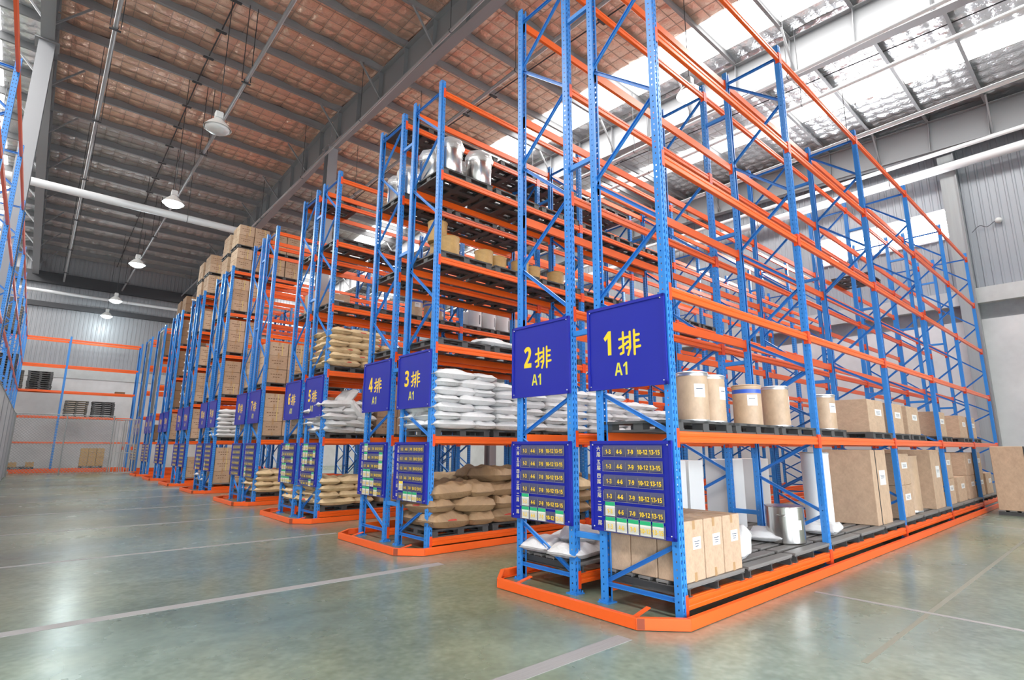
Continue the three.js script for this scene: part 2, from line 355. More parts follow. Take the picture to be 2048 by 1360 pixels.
// ------------------------------------------------------------------ pallet racks
const X0 = 5.08, BAY = 3.878, T = 8.6, D = 1.03, GAP = .39;
const LV = [.165, 1.81, 3.405, 5.018, 6.664, 8.371], BH = .12;
const ROWZ = [-3.2, -7.85, -12.5, -17.2, -22.4, -27.05, -31.85, -36.6, -41.3];
const NODES = [.2, .75, 1.28, 1.83, 2.35, 2.9, 3.46, 4.25, 5.05, 5.88, 6.71, 7.54, 8.38];
// upright: front face at z = 0 looking to +z, flanges run to -z
function plateHoles(w, cols, n, pitch, hw, hh, slant = 0) {   // flat strip in the xy plane with real holes
  const P = [], cw = w / cols;
  for (let k = 0; k < n; k++) for (let c = 0; c < cols; c++) {
    const x0 = -w / 2 + c * cw, x1 = x0 + cw, y0 = k * pitch, y1 = y0 + pitch, mx = (x0 + x1) / 2, my = (y0 + y1) / 2, s = cols === 2 ? (c ? -slant : slant) : 0;
    const o = [[x0, y0], [x1, y0], [x1, y1], [x0, y1]], h = [[mx - hw - s, my - hh], [mx + hw - s, my - hh], [mx + hw + s, my + hh], [mx - hw + s, my + hh]];
    for (let i = 0; i < 4; i++) { const j = (i + 1) % 4, a = o[i], b = o[j], d = h[j], e = h[i]; P.push(a[0], a[1], 0, b[0], b[1], 0, d[0], d[1], 0, a[0], a[1], 0, d[0], d[1], 0, e[0], e[1], 0); }
  }
  const g = new THREE.BufferGeometry(); g.setAttribute('position', new THREE.Float32BufferAttribute(P, 3)); g.setAttribute('uv', new THREE.Float32BufferAttribute(new Float32Array(P.length / 3 * 2), 2)); g.computeVertexNormals(); return g;
}
const UW = .1, UD = .085, NP = Math.round(T / .075), UP = T / NP;
const sheet = (w, h) => new THREE.PlaneGeometry(w, h).translate(0, h / 2, 0).toNonIndexed();
const uprightFine = mergeGeometries([
  plateHoles(UW, 2, NP, UP, .0065, .019, .004),
  plateHoles(UD, 1, NP, UP, .007, .009).rotateY(-Math.PI / 2).translate(-UW / 2, 0, -UD / 2),
  plateHoles(UD, 1, NP, UP, .007, .009).rotateY(Math.PI / 2).translate(UW / 2, 0, -UD / 2),
  sheet(.028, T).translate(-UW / 2 + .014, 0, -UD), sheet(.028, T).translate(UW / 2 - .014, 0, -UD),
  box(.02, T, .008, 0, T / 2, .002).toNonIndexed(),
]);
const holeMap = tex(32, (i, x, y) => (Math.abs(y - 16) < 5 && (Math.abs(x - 8) < 2.4 || Math.abs(x - 24) < 2.4)) ? [70, 70, 80] : [255, 255, 255], true);
holeMap.repeat.set(1, T / .075);
M.blueFar = std(.034, .235, .66, .32, 0, { map: holeMap });
const uprightPlain = mergeGeometries([sheet(UW, T), sheet(UD, T).rotateY(-Math.PI / 2).translate(-UW / 2, 0, -UD / 2), sheet(UD, T).rotateY(Math.PI / 2).translate(UW / 2, 0, -UD / 2),
  sheet(.028, T).translate(-UW / 2 + .014, 0, -UD), sheet(.028, T).translate(UW / 2 - .014, 0, -UD)]);
const footGeo = merge([box(.16, .012, .15, 0, .006, -.045), cyl(.01, .01, .03, 6, .065, .02, .01), cyl(.01, .01, .03, 6, -.065, .02, .01)]);
// brace: open channel of unit length along y
const braceGeo = (() => { const w = .045, d = .03, t = .004, s = new THREE.Shape([[-w / 2, 0], [w / 2, 0], [w / 2, d], [w / 2 - t, d], [w / 2 - t, t], [-w / 2 + t, t], [-w / 2 + t, d], [-w / 2, d]].map(p => new THREE.Vector2(...p)));
  return new THREE.ExtrudeGeometry(s, { depth: 1, bevelEnabled: false }).rotateX(-Math.PI / 2).rotateY(Math.PI / 2); })();
const BL = BAY - UW;
const beamProf = [[0, -.06], [.045, -.06], [.05, -.055], [.05, -.022], [.042, -.016], [.042, .004], [.05, .01], [.05, .04], [.046, .045], [.03, .045], [.03, .06], [0, .06]];
const beamGeo = extrudeX(beamProf.map(([z, y]) => [z, y]), BL);       // face on +z
const spacerGeo = rbox(.05, .07, GAP, .006);
const connGeo = merge([box(.006, .2, .06, .003, -.01, .02), box(.05, .2, .005, -.024, -.01, .056)]);   // left end; lips on the upright face
const connGeoR = connGeo.clone().rotateY(0).scale(-1, 1, 1); { const ix = connGeoR.attributes.position; const a = ix.array; for (let i = 0; i < a.length; i += 9) for (let k = 0; k < 3; k++) { const t = a[i + 3 + k]; a[i + 3 + k] = a[i + 6 + k]; a[i + 6 + k] = t; } connGeoR.computeVertexNormals(); }
const braceQ = new THREE.Quaternion(), up3 = new THREE.Vector3(0, 1, 0);
function addBrace(parent, x, y0, z0, y1, z1) {
  const v = new THREE.Vector3(0, y1 - y0, z1 - z0), L = v.length(), m = mesh('brace', braceGeo, M.blue, parent, [x, y0, z0]);
  m.quaternion.setFromUnitVectors(up3, v.normalize()); m.scale.y = L; return m;
}
// one single row inside a rack group; outer = sign of the aisle side in z, z of the outer face and the inner face
function rackRow(g, zOut, dir, bays, fine, levels = LV, conn = true) {
  const zIn = zOut - dir * D;                            // dir +1: aisle lies to +z
  for (let b = 0; b <= bays; b++) {
    const x = b * BAY;
    for (const [z, s] of [[zOut, dir], [zIn, -dir]]) {
      const u = mesh('upright', fine && b < fine ? uprightFine : uprightPlain, fine && b < fine ? M.blue : M.blueFar, g, [x, .01, z], [0, s > 0 ? 0 : Math.PI, 0]);
      if (conn) mesh('base_plate', footGeo, M.blue, u, [0, -.01, 0]);
    }
    const zi = zIn + dir * .045, zo = zOut - dir * .045;
    addBrace(g, x, NODES[0], zi, NODES[0], zo); addBrace(g, x, NODES[12], zi, NODES[12], zo);
    for (let k = 0; k < 12; k++) addBrace(g, x + .012, NODES[k] + .02, k % 2 ? zo : zi, NODES[k + 1] - .02, k % 2 ? zi : zo);
  }
  for (let b = 0; b < bays; b++) levels.forEach(y => {
    for (const [z, s] of [[zOut, dir], [zIn, -dir]]) {
      const m = mesh('beam', beamGeo, M.orange, g, [(b + .5) * BAY, y, z - s * .05], [0, s > 0 ? 0 : Math.PI, 0]);
      if (conn) { mesh('connector', connGeo, M.conn, m, [-BL / 2, 0, 0]); mesh('connector', connGeoR, M.conn, m, [BL / 2, 0, 0]); }
    }
  });
}
ROWZ.forEach((z, i) => {
  const n = 2 * i + 1, bays = i < 3 ? 5 : i < 5 ? 3 : 2;
  const g = thing('pallet_rack', `blue and orange double pallet rack carrying the row signs ${NUM[n]} and ${NUM[n + 1]}`, 'pallet rack', [X0, 0, z], 0, 'double pallet racks');
  delete g.userData.group;
  rackRow(g, 0, 1, bays, i < 1 ? 6 : i < 3 ? 2 : i < 4 ? 1 : 0, LV, i < 3);
  rackRow(g, -(2 * D + GAP), -1, bays, i < 1 ? 6 : i < 3 ? 2 : i < 4 ? 1 : 0, LV, i < 3);
  for (let b = 0; b <= bays; b++) for (const y of [.68, 3.12, 5.43, 7.75]) mesh('row_spacer', spacerGeo, M.blue, g, [b * BAY, y, -D - GAP / 2]);
  // floor guard around the end of the rack and along both aisles
  const q = thing('rack_guard', `low orange floor guard rail around the rack of signs ${NUM[n]} and ${NUM[n + 1]}`, 'guard rail', [X0, 0, z]);
  const len = bays * BAY + .2, W = 2 * D + GAP, gh = .1, ext = .14, fx = -.52, ch = .34;
  const prof = (L) => merge([rbox(.012, gh, L, .003, -.02, gh / 2 + .01, 0), box(.05, .012, L, .0, .012, 0), box(.05, .012, L, 0, gh + .006, 0)]);   // channel along z, web to -x
  mesh('end_rail', prof(W + 2 * ext - 2 * ch), M.guard, q, [fx, 0, -W / 2]);
  const cl_ = Math.SQRT2 * ch;
  for (const s of [1, -1]) {
    const zc = s > 0 ? ext : -W - ext;
    const c = mesh('corner_rail', prof(cl_ + .03), M.guard, q, [fx + ch / 2, 0, zc - s * ch / 2], [0, s > 0 ? Math.PI / 4 : -Math.PI / 4, 0]);
    mesh('scuffed_weld', box(.004, gh * .96, .07, -.028, gh / 2 + .01, 0), M.scuff, c, [0, 0, -cl_ / 2 + .03]);
    mesh('side_rail', prof(len - fx - ch).rotateY(s > 0 ? Math.PI / 2 : -Math.PI / 2), M.guard, q, [(len + fx + ch) / 2, 0, zc]);
    mesh('anchor_gusset', bar([fx + .05, .03, 0], [fx + .4, .1, 0], .012, .05), M.guard, q, [0, 0, zc - s * (ch + .15)]);
  }
});
// rack along the left side (runs away from the camera) and the rack on the back wall
function otherRack(label, pos, turn, bays) {
  const g = thing('pallet_rack', label, 'pallet rack', pos, turn);
  rackRow(g, 0, 1, bays, 0, LV, false); return g;
}
otherRack('blue and orange pallet rack along the left fence, in front of the grey column', [-1.03, 0, -8.6], Math.PI / 2, 3);
otherRack('blue and orange pallet rack along the left fence, beyond the grey column', [-1.03, 0, -21.3], Math.PI / 2, 6);   // local x -> -z, face -> +x
const backRack = otherRack('blue and orange pallet rack standing along the back wall', [1.1 - BAY, 0, -44.9], 0, 2);

// ------------------------------------------------------------------ signs
const SIGN_W = 1.1, SIGN_H = 1.0;
const HAN = {
  '排': [[[5, 30], [38, 27]], [[23, 5], [23, 84], [10, 88]], [[4, 64], [38, 50]], [[55, 8], [55, 68], [45, 95]], [[42, 26], [55, 26]], [[42, 45], [55, 45]], [[40, 68], [55, 64]], [[75, 4], [75, 96]], [[75, 24], [96, 23]], [[75, 45], [94, 45]], [[75, 70], [100, 68]]],
  '层': [[[14, 8], [86, 8], [86, 30], [14, 30]], [[14, 8], [14, 52], [4, 96]], [[30, 48], [82, 48]], [[22, 66], [96, 66]], [[52, 66], [34, 90], [82, 86]], [[70, 74], [86, 96]]],
  '一': [[[5, 50], [95, 48]]], '二': [[[18, 22], [82, 22]], [[5, 82], [95, 82]]], '三': [[[12, 14], [88, 14]], [[20, 48], [80, 48]], [[4, 86], [96, 86]]],
  '四': [[[10, 14], [90, 14], [90, 88], [10, 88], [10, 14]], [[38, 14], [38, 44], [26, 62]], [[62, 14], [62, 55], [76, 57]]],
  '五': [[[14, 10], [86, 10]], [[48, 10], [36, 90]], [[20, 48], [74, 48], [72, 90]], [[4, 90], [96, 90]]],
  '六': [[[48, 2], [54, 18]], [[5, 34], [95, 34]], [[36, 48], [12, 94]], [[62, 48], [90, 94]]],
};
function han(g, ch, x, y, s, lw) {
  g.lineWidth = lw; g.lineCap = 'round'; g.lineJoin = 'round';
  for (const st of HAN[ch]) { g.beginPath(); st.forEach(([a, b], i) => i ? g.lineTo(x + a * s / 100, y + b * s / 100) : g.moveTo(x + a * s / 100, y + b * s / 100)); g.stroke(); }
}
const rowSignMap = n => canvasTex(512, 466, (g, w, h) => {
  g.fillStyle = '#111f9a'; g.fillRect(0, 0, w, h);
  g.fillStyle = '#f8cf23'; g.strokeStyle = '#f8cf23';
  const t = String(n), fs = 196; g.font = `bold ${fs}px sans-serif`;
  g.save(); g.translate(n > 9 ? 60 : 100, 280); g.scale(n > 9 ? .62 : .74, 1); g.fillText(t, 0, 0); g.lineWidth = 5; g.strokeText?.(t, 0, 0); g.restore();
  han(g, '排', 212, 152, 150, 15);
  g.fillStyle = '#d9d23c'; g.font = 'bold 104px sans-serif'; g.save(); g.translate(180, 408); g.scale(.82, 1); g.fillText('A1', 0, 0); g.restore();
});
const signFrame = merge([box(.03, .035, SIGN_W, 0, SIGN_H / 2 - .0175, 0), box(.03, .035, SIGN_W, 0, -SIGN_H / 2 + .0175, 0), box(.03, SIGN_H, .035, 0, 0, SIGN_W / 2 - .0175), box(.03, SIGN_H, .035, 0, 0, -SIGN_W / 2 + .0175), box(.012, SIGN_H, SIGN_W, .01, 0, 0)]);
const signFace = new THREE.PlaneGeometry(SIGN_W - .07, SIGN_H - .07).rotateY(-Math.PI / 2);
const screwGeo = new THREE.SphereGeometry(.009, 8, 4, 0, Math.PI * 2, 0, Math.PI / 2).rotateZ(Math.PI / 2);
function screws(p) { for (const a of [-1, 1]) for (const b of [-1, 1]) mesh('screw', screwGeo, M.screw, p, [-.013, a * (SIGN_H / 2 - .045), b * (SIGN_W / 2 - .045)]); }
const LEVELS = ['六', '五', '四', '三', '二', '一'];
const boardMap = canvasTex(512, 466, (g, w, h) => {
  g.fillStyle = '#111f9a'; g.fillRect(0, 0, w, h); g.strokeStyle = '#e3d9a0';
  LEVELS.forEach((c, i) => { han(g, c, 28, 14 + i * 76, 28, 3.6); han(g, '层', 28, 46 + i * 76, 28, 3.2); });
});
const font = await new FontLoader().loadAsync('fonts/droid/droid_sans_bold.typeface.json');
const POCK = ['1-3', '4-6', '7-9', '10-12', '13-15'], pz = k => -.27 + k * .155, py = i => .40 - i * .163;   // pocket places (z, y) on the board
const numeralGeo = mergeGeometries([0, 1, 2, 3, 4, 5].flatMap(i => POCK.map((t, k) => {
  const g = new TextGeometry(t, { font, size: .048, depth: .001, curveSegments: 2, bevelEnabled: false }); g.computeBoundingBox();
  const c = g.boundingBox.max.x / 2; return g.translate(-c, 0, 0).scale(.82, 1, 1).rotateY(-Math.PI / 2).translate(-.026, py(i) - .045, pz(k));
})));
const pocketBack = box(.002, .115, .79);
const pocketGeo = box(.003, .08, .78), cardGeo = box(.002, .15, .135), headGeo = box(.001, .04, .135), frameGeo = merge([box(.005, .006, .8, 0, -.055, 0), box(.004, .11, .006, 0, 0, .395), box(.004, .11, .006, 0, 0, -.395), ...[1, 2, 3, 4].map(k => box(.004, .1, .004, 0, 0, .395 - k * .155))]);
const CARDS = { 1: [[5, 0], [5, 1], [5, 2], [5, 3], [5, 4], [4, 0]], 2: [[5, 0], [5, 1], [5, 2], [5, 4], [4, 0]], 3: [[5, 1], [5, 2], [5, 3], [4, 0, 'y']],
  4: [[0, 0], [1, 0], [1, 4], [2, 4], [3, 0], [3, 1], [4, 0], [4, 1], [4, 2], [5, 0], [5, 1], [5, 3]], 5: [[0, 0], [0, 1], [1, 0], [1, 1], [1, 4], [2, 0], [2, 1], [2, 3], [3, 0], [4, 4], [5, 3]],
  6: [[0, 1], [0, 2], [2, 0], [2, 4], [3, 0], [3, 1], [4, 0], [4, 1], [5, 0], [5, 1], [5, 2], [5, 3]], 7: [[4, 0], [5, 0]], 9: [[5, 0], [4, 0]], 10: [[5, 0], [3, 1]] };
ROWZ.forEach((z, i) => [1, 2].forEach(k => {
  const n = 2 * i + k, zc = k === 1 ? z - .015 - SIGN_W / 2 : z - 1.425 - SIGN_W / 2, x = X0 - UW / 2 - .022;
  const s = thing('row_sign', `blue row sign with the yellow number ${NUM[n]} (排) above A1`, 'sign', [x, 2.86, zc]);
  mesh('panel', signFrame, M.signBlue, s);
  mesh('printed_face', signFace, phys(1, 1, 1, { map: rowSignMap(n), roughness: .4, clearcoat: .15, clearcoatRoughness: .1 }), s, [-.003, 0, 0]);
  if (n < 7) screws(s);
  const b = thing('stock_board', `blue stock board with card pockets under the row sign ${NUM[n]}`, 'notice board', [x, 1.27, zc]);
  mesh('panel', signFrame, M.signBlue, b);
  mesh('printed_face', signFace, M.boardFace ??= phys(1, 1, 1, { map: boardMap, roughness: .25 }), b, [-.003, 0, 0]);
  LEVELS.forEach((_, r) => { const p = mesh('pocket_strip', pocketGeo, M.acrylic, b, [-.02, py(r) - .02, .04]); mesh('pocket_back', pocketBack, M.pocket, p, [.012, .012, 0]); if (n < 9) mesh('pocket_rim', frameGeo, M.plasticGrey, p, [-.001, 0, 0]); });
  mesh('numerals', numeralGeo, M.yellow, b);
  for (const [r, c, y] of CARDS[n] || []) { const m = mesh('stock_card', cardGeo, M.cardWhite, b, [-.016, py(r) + .004, pz(c)]); mesh('card_header', headGeo, y ? M.cardYellow : M.cardGreen, m, [-.002, .053, 0]); }
  if (n < 7) screws(b);
}));

// ------------------------------------------------------------------ goods: prototypes are built into a holding scene-less group, then cloned
const proto = {};
function makeProto(name, category, build) { const g = new THREE.Group(); g.name = name; g.userData = { category }; build(g); proto[name + category] = g; return g; }
function put(p, label, pos, turn = 0, group) {
  const c = p.clone(); c.name = numbered(p.name); c.userData = { category: p.userData.category, label }; if (group) c.userData.group = group;
  c.position.set(...pos); c.rotation.y = turn; scene.add(c); return c;
}
// pallets
const PAL_H = .125;
const palletA = makeProto('slatted_pallet', 'pallet', g => {   // grey profile planks on three I-shaped runners
  const plank = merge([rbox(1.2, .03, .15, .006), box(1.19, .02, .012, 0, -.02, .06), box(1.19, .02, .012, 0, -.02, -.06)]);
  for (let i = 0; i < 5; i++) mesh('plank', plank, M.plasticGrey, g, [0, PAL_H - .016, -.45 + i * .225]);
  const run = merge([box(.09, .012, 1.04, 0, .006, 0), box(.09, .012, 1.04, 0, .092, 0), box(.014, .086, 1.04, 0, .05, 0)]);
  for (const x of [-.555, 0, .555]) mesh('runner', run, M.plastic, g, [x, 0, 0], null, [1, .88, 1]);
});
const palletB = makeProto('plastic_pallet', 'pallet', g => {   // black moulded grid pallet
  const deck = []; for (let i = 0; i < 6; i++) deck.push(box(1.2, .03, .11, 0, PAL_H - .015, -.445 + i * .178)); for (const x of [-.56, -.28, 0, .28, .56]) deck.push(box(.1, .028, 1.0, x, PAL_H - .018, 0));
  mesh('deck', merge(deck), M.plastic, g);
  for (const x of [-.53, 0, .53]) { const r = mesh('runner', box(.13, .025, 1.0, x, .0125, 0), M.plastic, g); for (const z of [-.43, 0, .43]) mesh('foot', box(.13, .08, .13, x, .06, z), M.plastic, r); }
  for (const z of [-.43, 0, .43]) mesh('cross_runner', box(1.2, .02, .12, 0, .0105, z), M.plastic, g);
});
// sacks
function sackGeo(L, W, H, v, hem = true) {
  const nx = 16, nz = 10, P = [], idx = []; let s = v * 7919 + 13; const r = () => { s = (s * 1664525 + 1013904223) >>> 0; return s / 4294967296; };
  const ph = [r() * 6, r() * 6, r() * 6, r() * 6], bend = (r() - .5) * .05;
  const ring = (top) => { for (let j = 0; j <= nz; j++) for (let i = 0; i <= nx; i++) {
    const u = i / nx * 2 - 1, w = j / nz * 2 - 1;
    const pinch = 1 - .10 * Math.pow(Math.abs(u), 3);
    const px = Math.pow(1 - Math.pow(Math.abs(u), 3.2), .36), pw = Math.pow(1 - Math.pow(Math.abs(w), 3.4), .34);
    let h = H / 2 * px * pw; const wr = (Math.sin(u * 9 + w * 3 + ph[0]) * .05 + Math.sin(w * 8 - u * 4 + ph[1]) * .06 + Math.sin(u * 4 + w * 5 + ph[2]) * .09) * H * (px * pw);
    h = top ? h * (1 + .08 * Math.sin(u * 2 + ph[3])) + wr : h * .88;
    P.push(u * L / 2 * (1 + .02 * Math.sin(w * 5 + ph[1])), H / 2 + (top ? h : -h) + (Math.abs(u) > .95 ? bend : 0) * (1 - 0) * H, w * W / 2 * pinch * (1 + .03 * Math.sin(u * 6 + ph[2])));
  } };
  ring(true); ring(false); const n = (nx + 1) * (nz + 1);
  for (let j = 0; j < nz; j++) for (let i = 0; i < nx; i++) { const a = j * (nx + 1) + i, b = a + 1, c = a + nx + 1, d = c + 1; idx.push(a, c, b, b, c, d, n + a, n + b, n + c, n + b, n + d, n + c); }
  const g = new THREE.BufferGeometry(); g.setAttribute('position', new THREE.Float32BufferAttribute(P, 3)); g.setIndex(idx);
  const uv = []; for (let i = 0; i < P.length; i += 3) uv.push(P[i] + P[i + 1], P[i + 2] + P[i + 1] * .7); g.setAttribute('uv', new THREE.Float32BufferAttribute(uv, 2)); g.computeVertexNormals(); return g;
}
const SL = .80, SW = .47;
function sackProtos(name, H, mats, ink, nv = 3) {
  return Array.from({ length: nv }, (_, v) => makeProto(name, 'sack', g => {
    const b = mesh('sack_body', sackGeo(SL + .06, SW + .05, H * 1.12, v + H * 100), mats[v % mats.length], g, [0, -H * .05, 0]);
    for (const s of [-1, 1]) mesh('stitched_hem', rbox(.045, .012, SW * .86, .004), mats[v % mats.length], g, [s * (SL / 2 + .04), H * .46, 0], [0, 0, s * -.15]);
    if (ink && v !== 1) mesh('print', new THREE.PlaneGeometry(.2, .035).rotateX(0), ink, g, [.05 * (v - 1), H * .62, SW / 2 + .012], [-.75, 0, 0]);
  }));
}
const kraftS = sackProtos('kraft_sack', .165, [M.kraft], M.redInk), kraftD = sackProtos('kraft_sack', .25, [M.kraftDark, M.kraftDark, M.kraft], M.redInk), wovenS = sackProtos('white_sack', .155, [M.woven], null), wovenG = sackProtos('white_sack', .16, [M.wovenGrey, M.woven], null);
const ORD = ['bottom', 'second', 'third', 'fourth', 'fifth', 'sixth', 'seventh', 'eighth', 'ninth'];
function sackPile(kinds, H, layers, x, y, z, what, where, mess = .02, n4 = 4) {
  const side = ROWZ.some(r => Math.abs(z - (r - D / 2)) < .1) ? 1 : -1;
  for (let l = 0; l < layers; l++) for (let k = 0; k < n4; k++) {
    const f = l % 2 ? -1 : 1;                             // pinwheel: long sacks and end-on sacks alternate, every other layer turned
    const w = (SL + SW) / 2, pin = [[(SL / 2 - w) * f, w - SW / 2, 0], [(w - SW / 2) * f, w - SL / 2, 1], [(w - SL / 2) * f, SW / 2 - w, 0], [(SW / 2 - w) * f, SL / 2 - w, 1]];
    const [dx, dz, rot] = pin[k];
    const o = put(kinds[Math.floor(rnd() * kinds.length)], `${what}, ${ORD[l]} layer, ${dz * side > 0 ? 'aisle' : 'inner'} ${dx > 0 ? 'far' : 'sign'} corner, ${where}`, [x + dx + rr(-mess, mess), y + l * H * .93, z + dz + rr(-mess, mess)], (rot ? Math.PI / 2 : 0) + (rnd() < .5 ? Math.PI : 0) + rr(-mess, mess) * 3, `sacks on the ${where}`);
    if (mess > .04) o.rotation.z = rr(-.06, .06);
  }
}
// cartons
function cartonProto(w, h, d, mat, o = {}) {
  return makeProto(o.name || 'carton', 'carton', g => {
    mesh('box_body', rbox(w, h, d, .012, 0, h / 2, 0), mat, g);
    if (o.tape !== false) { mesh('tape', merge([box(.05, .002, d + .002, 0, h + .0005, 0), box(.05, .09, .002, 0, h - .0445, d / 2), box(.05, .09, .002, 0, h - .0445, -d / 2)]), M.tape, g); mesh('tape', box(.05, .09, .002, 0, .045, d / 2), M.tape, g); }
    if (o.label) { const l = mesh('label', box(w * .4, h * .2, .002, w * .12, h * .62, d / 2 + .001), M.label, g); mesh('label_print', merge([0, 1, 2].map(i => box(w * .26 - i * .02, .008, .001, w * .12, h * .65 - i * .024, d / 2 + .0026))), M.ink, l); }
    if (o.strap) { mesh('strap', merge([box(.014, h, d + .006, w * .18, h / 2 + .001, 0)]), M.strap, g); }
    if (o.print) { mesh('print', merge([0, 1].flatMap(j => [-2, -1, 0, 1, 2].map(i => box(w * .09, h * .06, .001, i * w * .13 - .02, h * (.62 - j * .2), d / 2 + .001)).slice(j ? 1 : 0, j ? 4 : 5))), M.cartonPrint, g); mesh('print', merge([-1, 0, 1].map(i => box(.001, h * .05, d * .12, -w / 2 - .001, h * .55, i * d * .2))), M.cartonPrint, g); }
  });
}
const boxTall = cartonProto(.385, .6, .33, M.carton, { label: true });
const boxStrap = cartonProto(.56, .42, .46, M.carton, { strap: true, print: true });
const boxStrapB = cartonProto(.56, .42, .46, M.cartonB, { print: true });
const boxDark = cartonProto(.56, .42, .46, M.cartonDark, { label: true });
const boxBig = cartonProto(.85, 1.32, .9, M.carton, { label: true, name: 'large_carton' });
const boxMid = cartonProto(.95, .62, .85, M.carton, { label: true });
const boxWhite = cartonProto(.42, 1.15, .5, M.whiteBox, { tape: false, label: false, name: 'white_carton' });
const boxSmall = cartonProto(.42, .36, .36, M.cartonB, { label: true });
function cartonStack(kinds, nx, nz, ny, x, y, z, w, h, d, what, where, skip) {
  const side = ROWZ.some(r => Math.abs(z - (r - D / 2)) < .1) ? 1 : -1;
  for (let l = 0; l < ny; l++) for (let i = 0; i < nx; i++) for (let k = 0; k < nz; k++) {
    if (skip && skip(i, k, l)) continue;
    put(kinds[Math.floor(rnd() * kinds.length)], `${what}, ${ORD[l]} layer, ${nx > 2 ? ['fence side', 'middle', 'gate side'][i] : `${(k ? -1 : 1) * side > 0 ? 'aisle' : 'inner'} ${i ? 'far' : 'sign'} corner`}, ${where}`, [x + (i - (nx - 1) / 2) * (w + .02) + rr(-.006, .006), y + l * (h + .003), z + ((nz - 1) / 2 - k) * (d + .02) + rr(-.008, .008)], rr(-.02, .02), `cartons on the ${where}`);
  }
}
// drums, pails, pots
const lathe = (pts, n = 28) => new THREE.LatheGeometry(pts.map(p => new THREE.Vector2(...p)), n);
function drumProto(r, h, mat, lid, o = {}) {
  return makeProto(o.name || 'fibre_drum', o.cat || 'drum', g => {
    mesh('drum_body', lathe([[0, 0], [r * .97, 0], [r, .012], [r, h - .03]]), mat, g);
    mesh('lid', lathe([[r + .004, h - .05], [r + .006, h - .01], [r - .01, h + .004], [r - .03, h - .006], [0, h - .004]]), lid, g);
    mesh('locking_ring', new THREE.TorusGeometry(r + .004, .009, 6, 32).rotateX(Math.PI / 2).translate(0, h - .012, 0), o.ring || M.zinc, g);
    if (o.bottom !== false) mesh('bottom_ring', lathe([[r + .003, .0], [r + .003, .035], [r, .037]]), M.zinc, g);
    if (o.band) mesh('tape_band', lathe([[r + .001, h - .12], [r + .001, h - .065]]), o.band, g);
    if (o.label) { const s = new THREE.CylinderGeometry(r + .0015, r + .0015, h * .26, 8, 1, true, o.la ?? -.9, .75).translate(0, h * .62, 0); const l = mesh('label', s, M.label, g);
      mesh('label_print', new THREE.CylinderGeometry(r + .0025, r + .0025, .01, 8, 1, true, (o.la ?? -.9) + .12, .45).translate(0, h * .66, 0), M.ink, l); }
    if (o.print) mesh('print', new THREE.CylinderGeometry(r + .0015, r + .0015, h * .5, 4, 1, true, .1, .18).translate(0, h * .45, 0), M.ink, g);
  });
}
const drum = drumProto(.19, .62, M.fibre, M.zinc, { label: true }), drumBlue = drumProto(.19, .57, M.fibre, M.fibre, { band: M.lidBlue, ring: M.fibre, bottom: false, label: true, la: -1.1 }), drumS = drumProto(.19, .42, M.ochre, M.ochre, { ring: M.ochre, bottom: false }), drumTall = drumProto(.24, 1.2, M.fibre, M.fibre, { ring: M.fibre }), drumWhite = drumProto(.21, 1.28, M.whiteDrum, M.whiteDrum, { name: 'white_drum', bottom: false });
const pailW = drumProto(.2, .58, M.whiteDrum, M.whiteDrum, { name: 'white_pail', cat: 'pail', ring: M.whiteDrum, bottom: false, print: true });
const drumDk = drumProto(.23, .52, M.fibre, M.fibre, { band: M.lidBlue, ring: M.lidBlue, bottom: false, label: true, la: -.5 });
const pot = makeProto('stock_pot', 'pot', g => {
  const r = .26, h = .5;
  mesh('pot_body', lathe([[0, 0], [r - .02, 0], [r, .02], [r, h], [r + .012, h + .006], [r + .012, h + .016], [r - .004, h + .016], [r - .006, h], [r - .006, .03], [0, .03]], 40), M.stainless, g);
  mesh('lid', lathe([[0, h + .035], [r * .5, h + .03], [r - .01, h + .02], [r + .006, h + .018]], 40), M.stainless, g);
  for (const a of [-1.35, Math.PI - 1.35]) { const c = new THREE.CatmullRomCurve3([[-.06, 0, 0], [-.06, 0, .04], [0, -.012, .055], [.06, 0, .04], [.06, 0, 0]].map(p => new THREE.Vector3(...p))); mesh('handle', new THREE.TubeGeometry(c, 20, .007, 6).translate(0, h * .8, r).rotateY(a), M.stainless, g); }
  mesh('label', new THREE.CylinderGeometry(r + .002, r + .002, .13, 12, 1, true, -1.0, .75).translate(0, .27, 0), M.label, g);
});
const barrel = makeProto('steel_barrel', 'barrel', g => {
  const r = .26, h = .62;
  mesh('barrel_body', lathe([[0, 0], [r, .0], [r, h - .08], [r - .03, h - .03], [r - .08, h], [0, h]], 36), M.stainless, g);
  mesh('lid', lathe([[r - .06, h], [r - .06, h + .03], [r - .1, h + .05], [0, h + .055]], 30), M.stainless, g);
  for (const a of [0, Math.PI]) mesh('handle', new THREE.TorusGeometry(.06, .01, 6, 14, Math.PI).rotateY(Math.PI / 2).rotateZ(-Math.PI / 2).translate(0, h - .16, r).rotateY(a), M.zinc, g);
  const c = lathe([[r + .015, h - .16], [r + .03, h - .05], [r - .01, h + .06], [r * .5, h + .11], [0, h + .1]], 30), p = c.attributes.position;
  for (let i = 0; i < p.count; i++) { const q = Math.atan2(p.getZ(i), p.getX(i)), k = 1 + .05 * Math.sin(q * 7 + p.getY(i) * 20); p.setX(i, p.getX(i) * k); p.setZ(i, p.getZ(i) * k); } c.computeVertexNormals();
  mesh('film_cover', c, M.film, g);
});

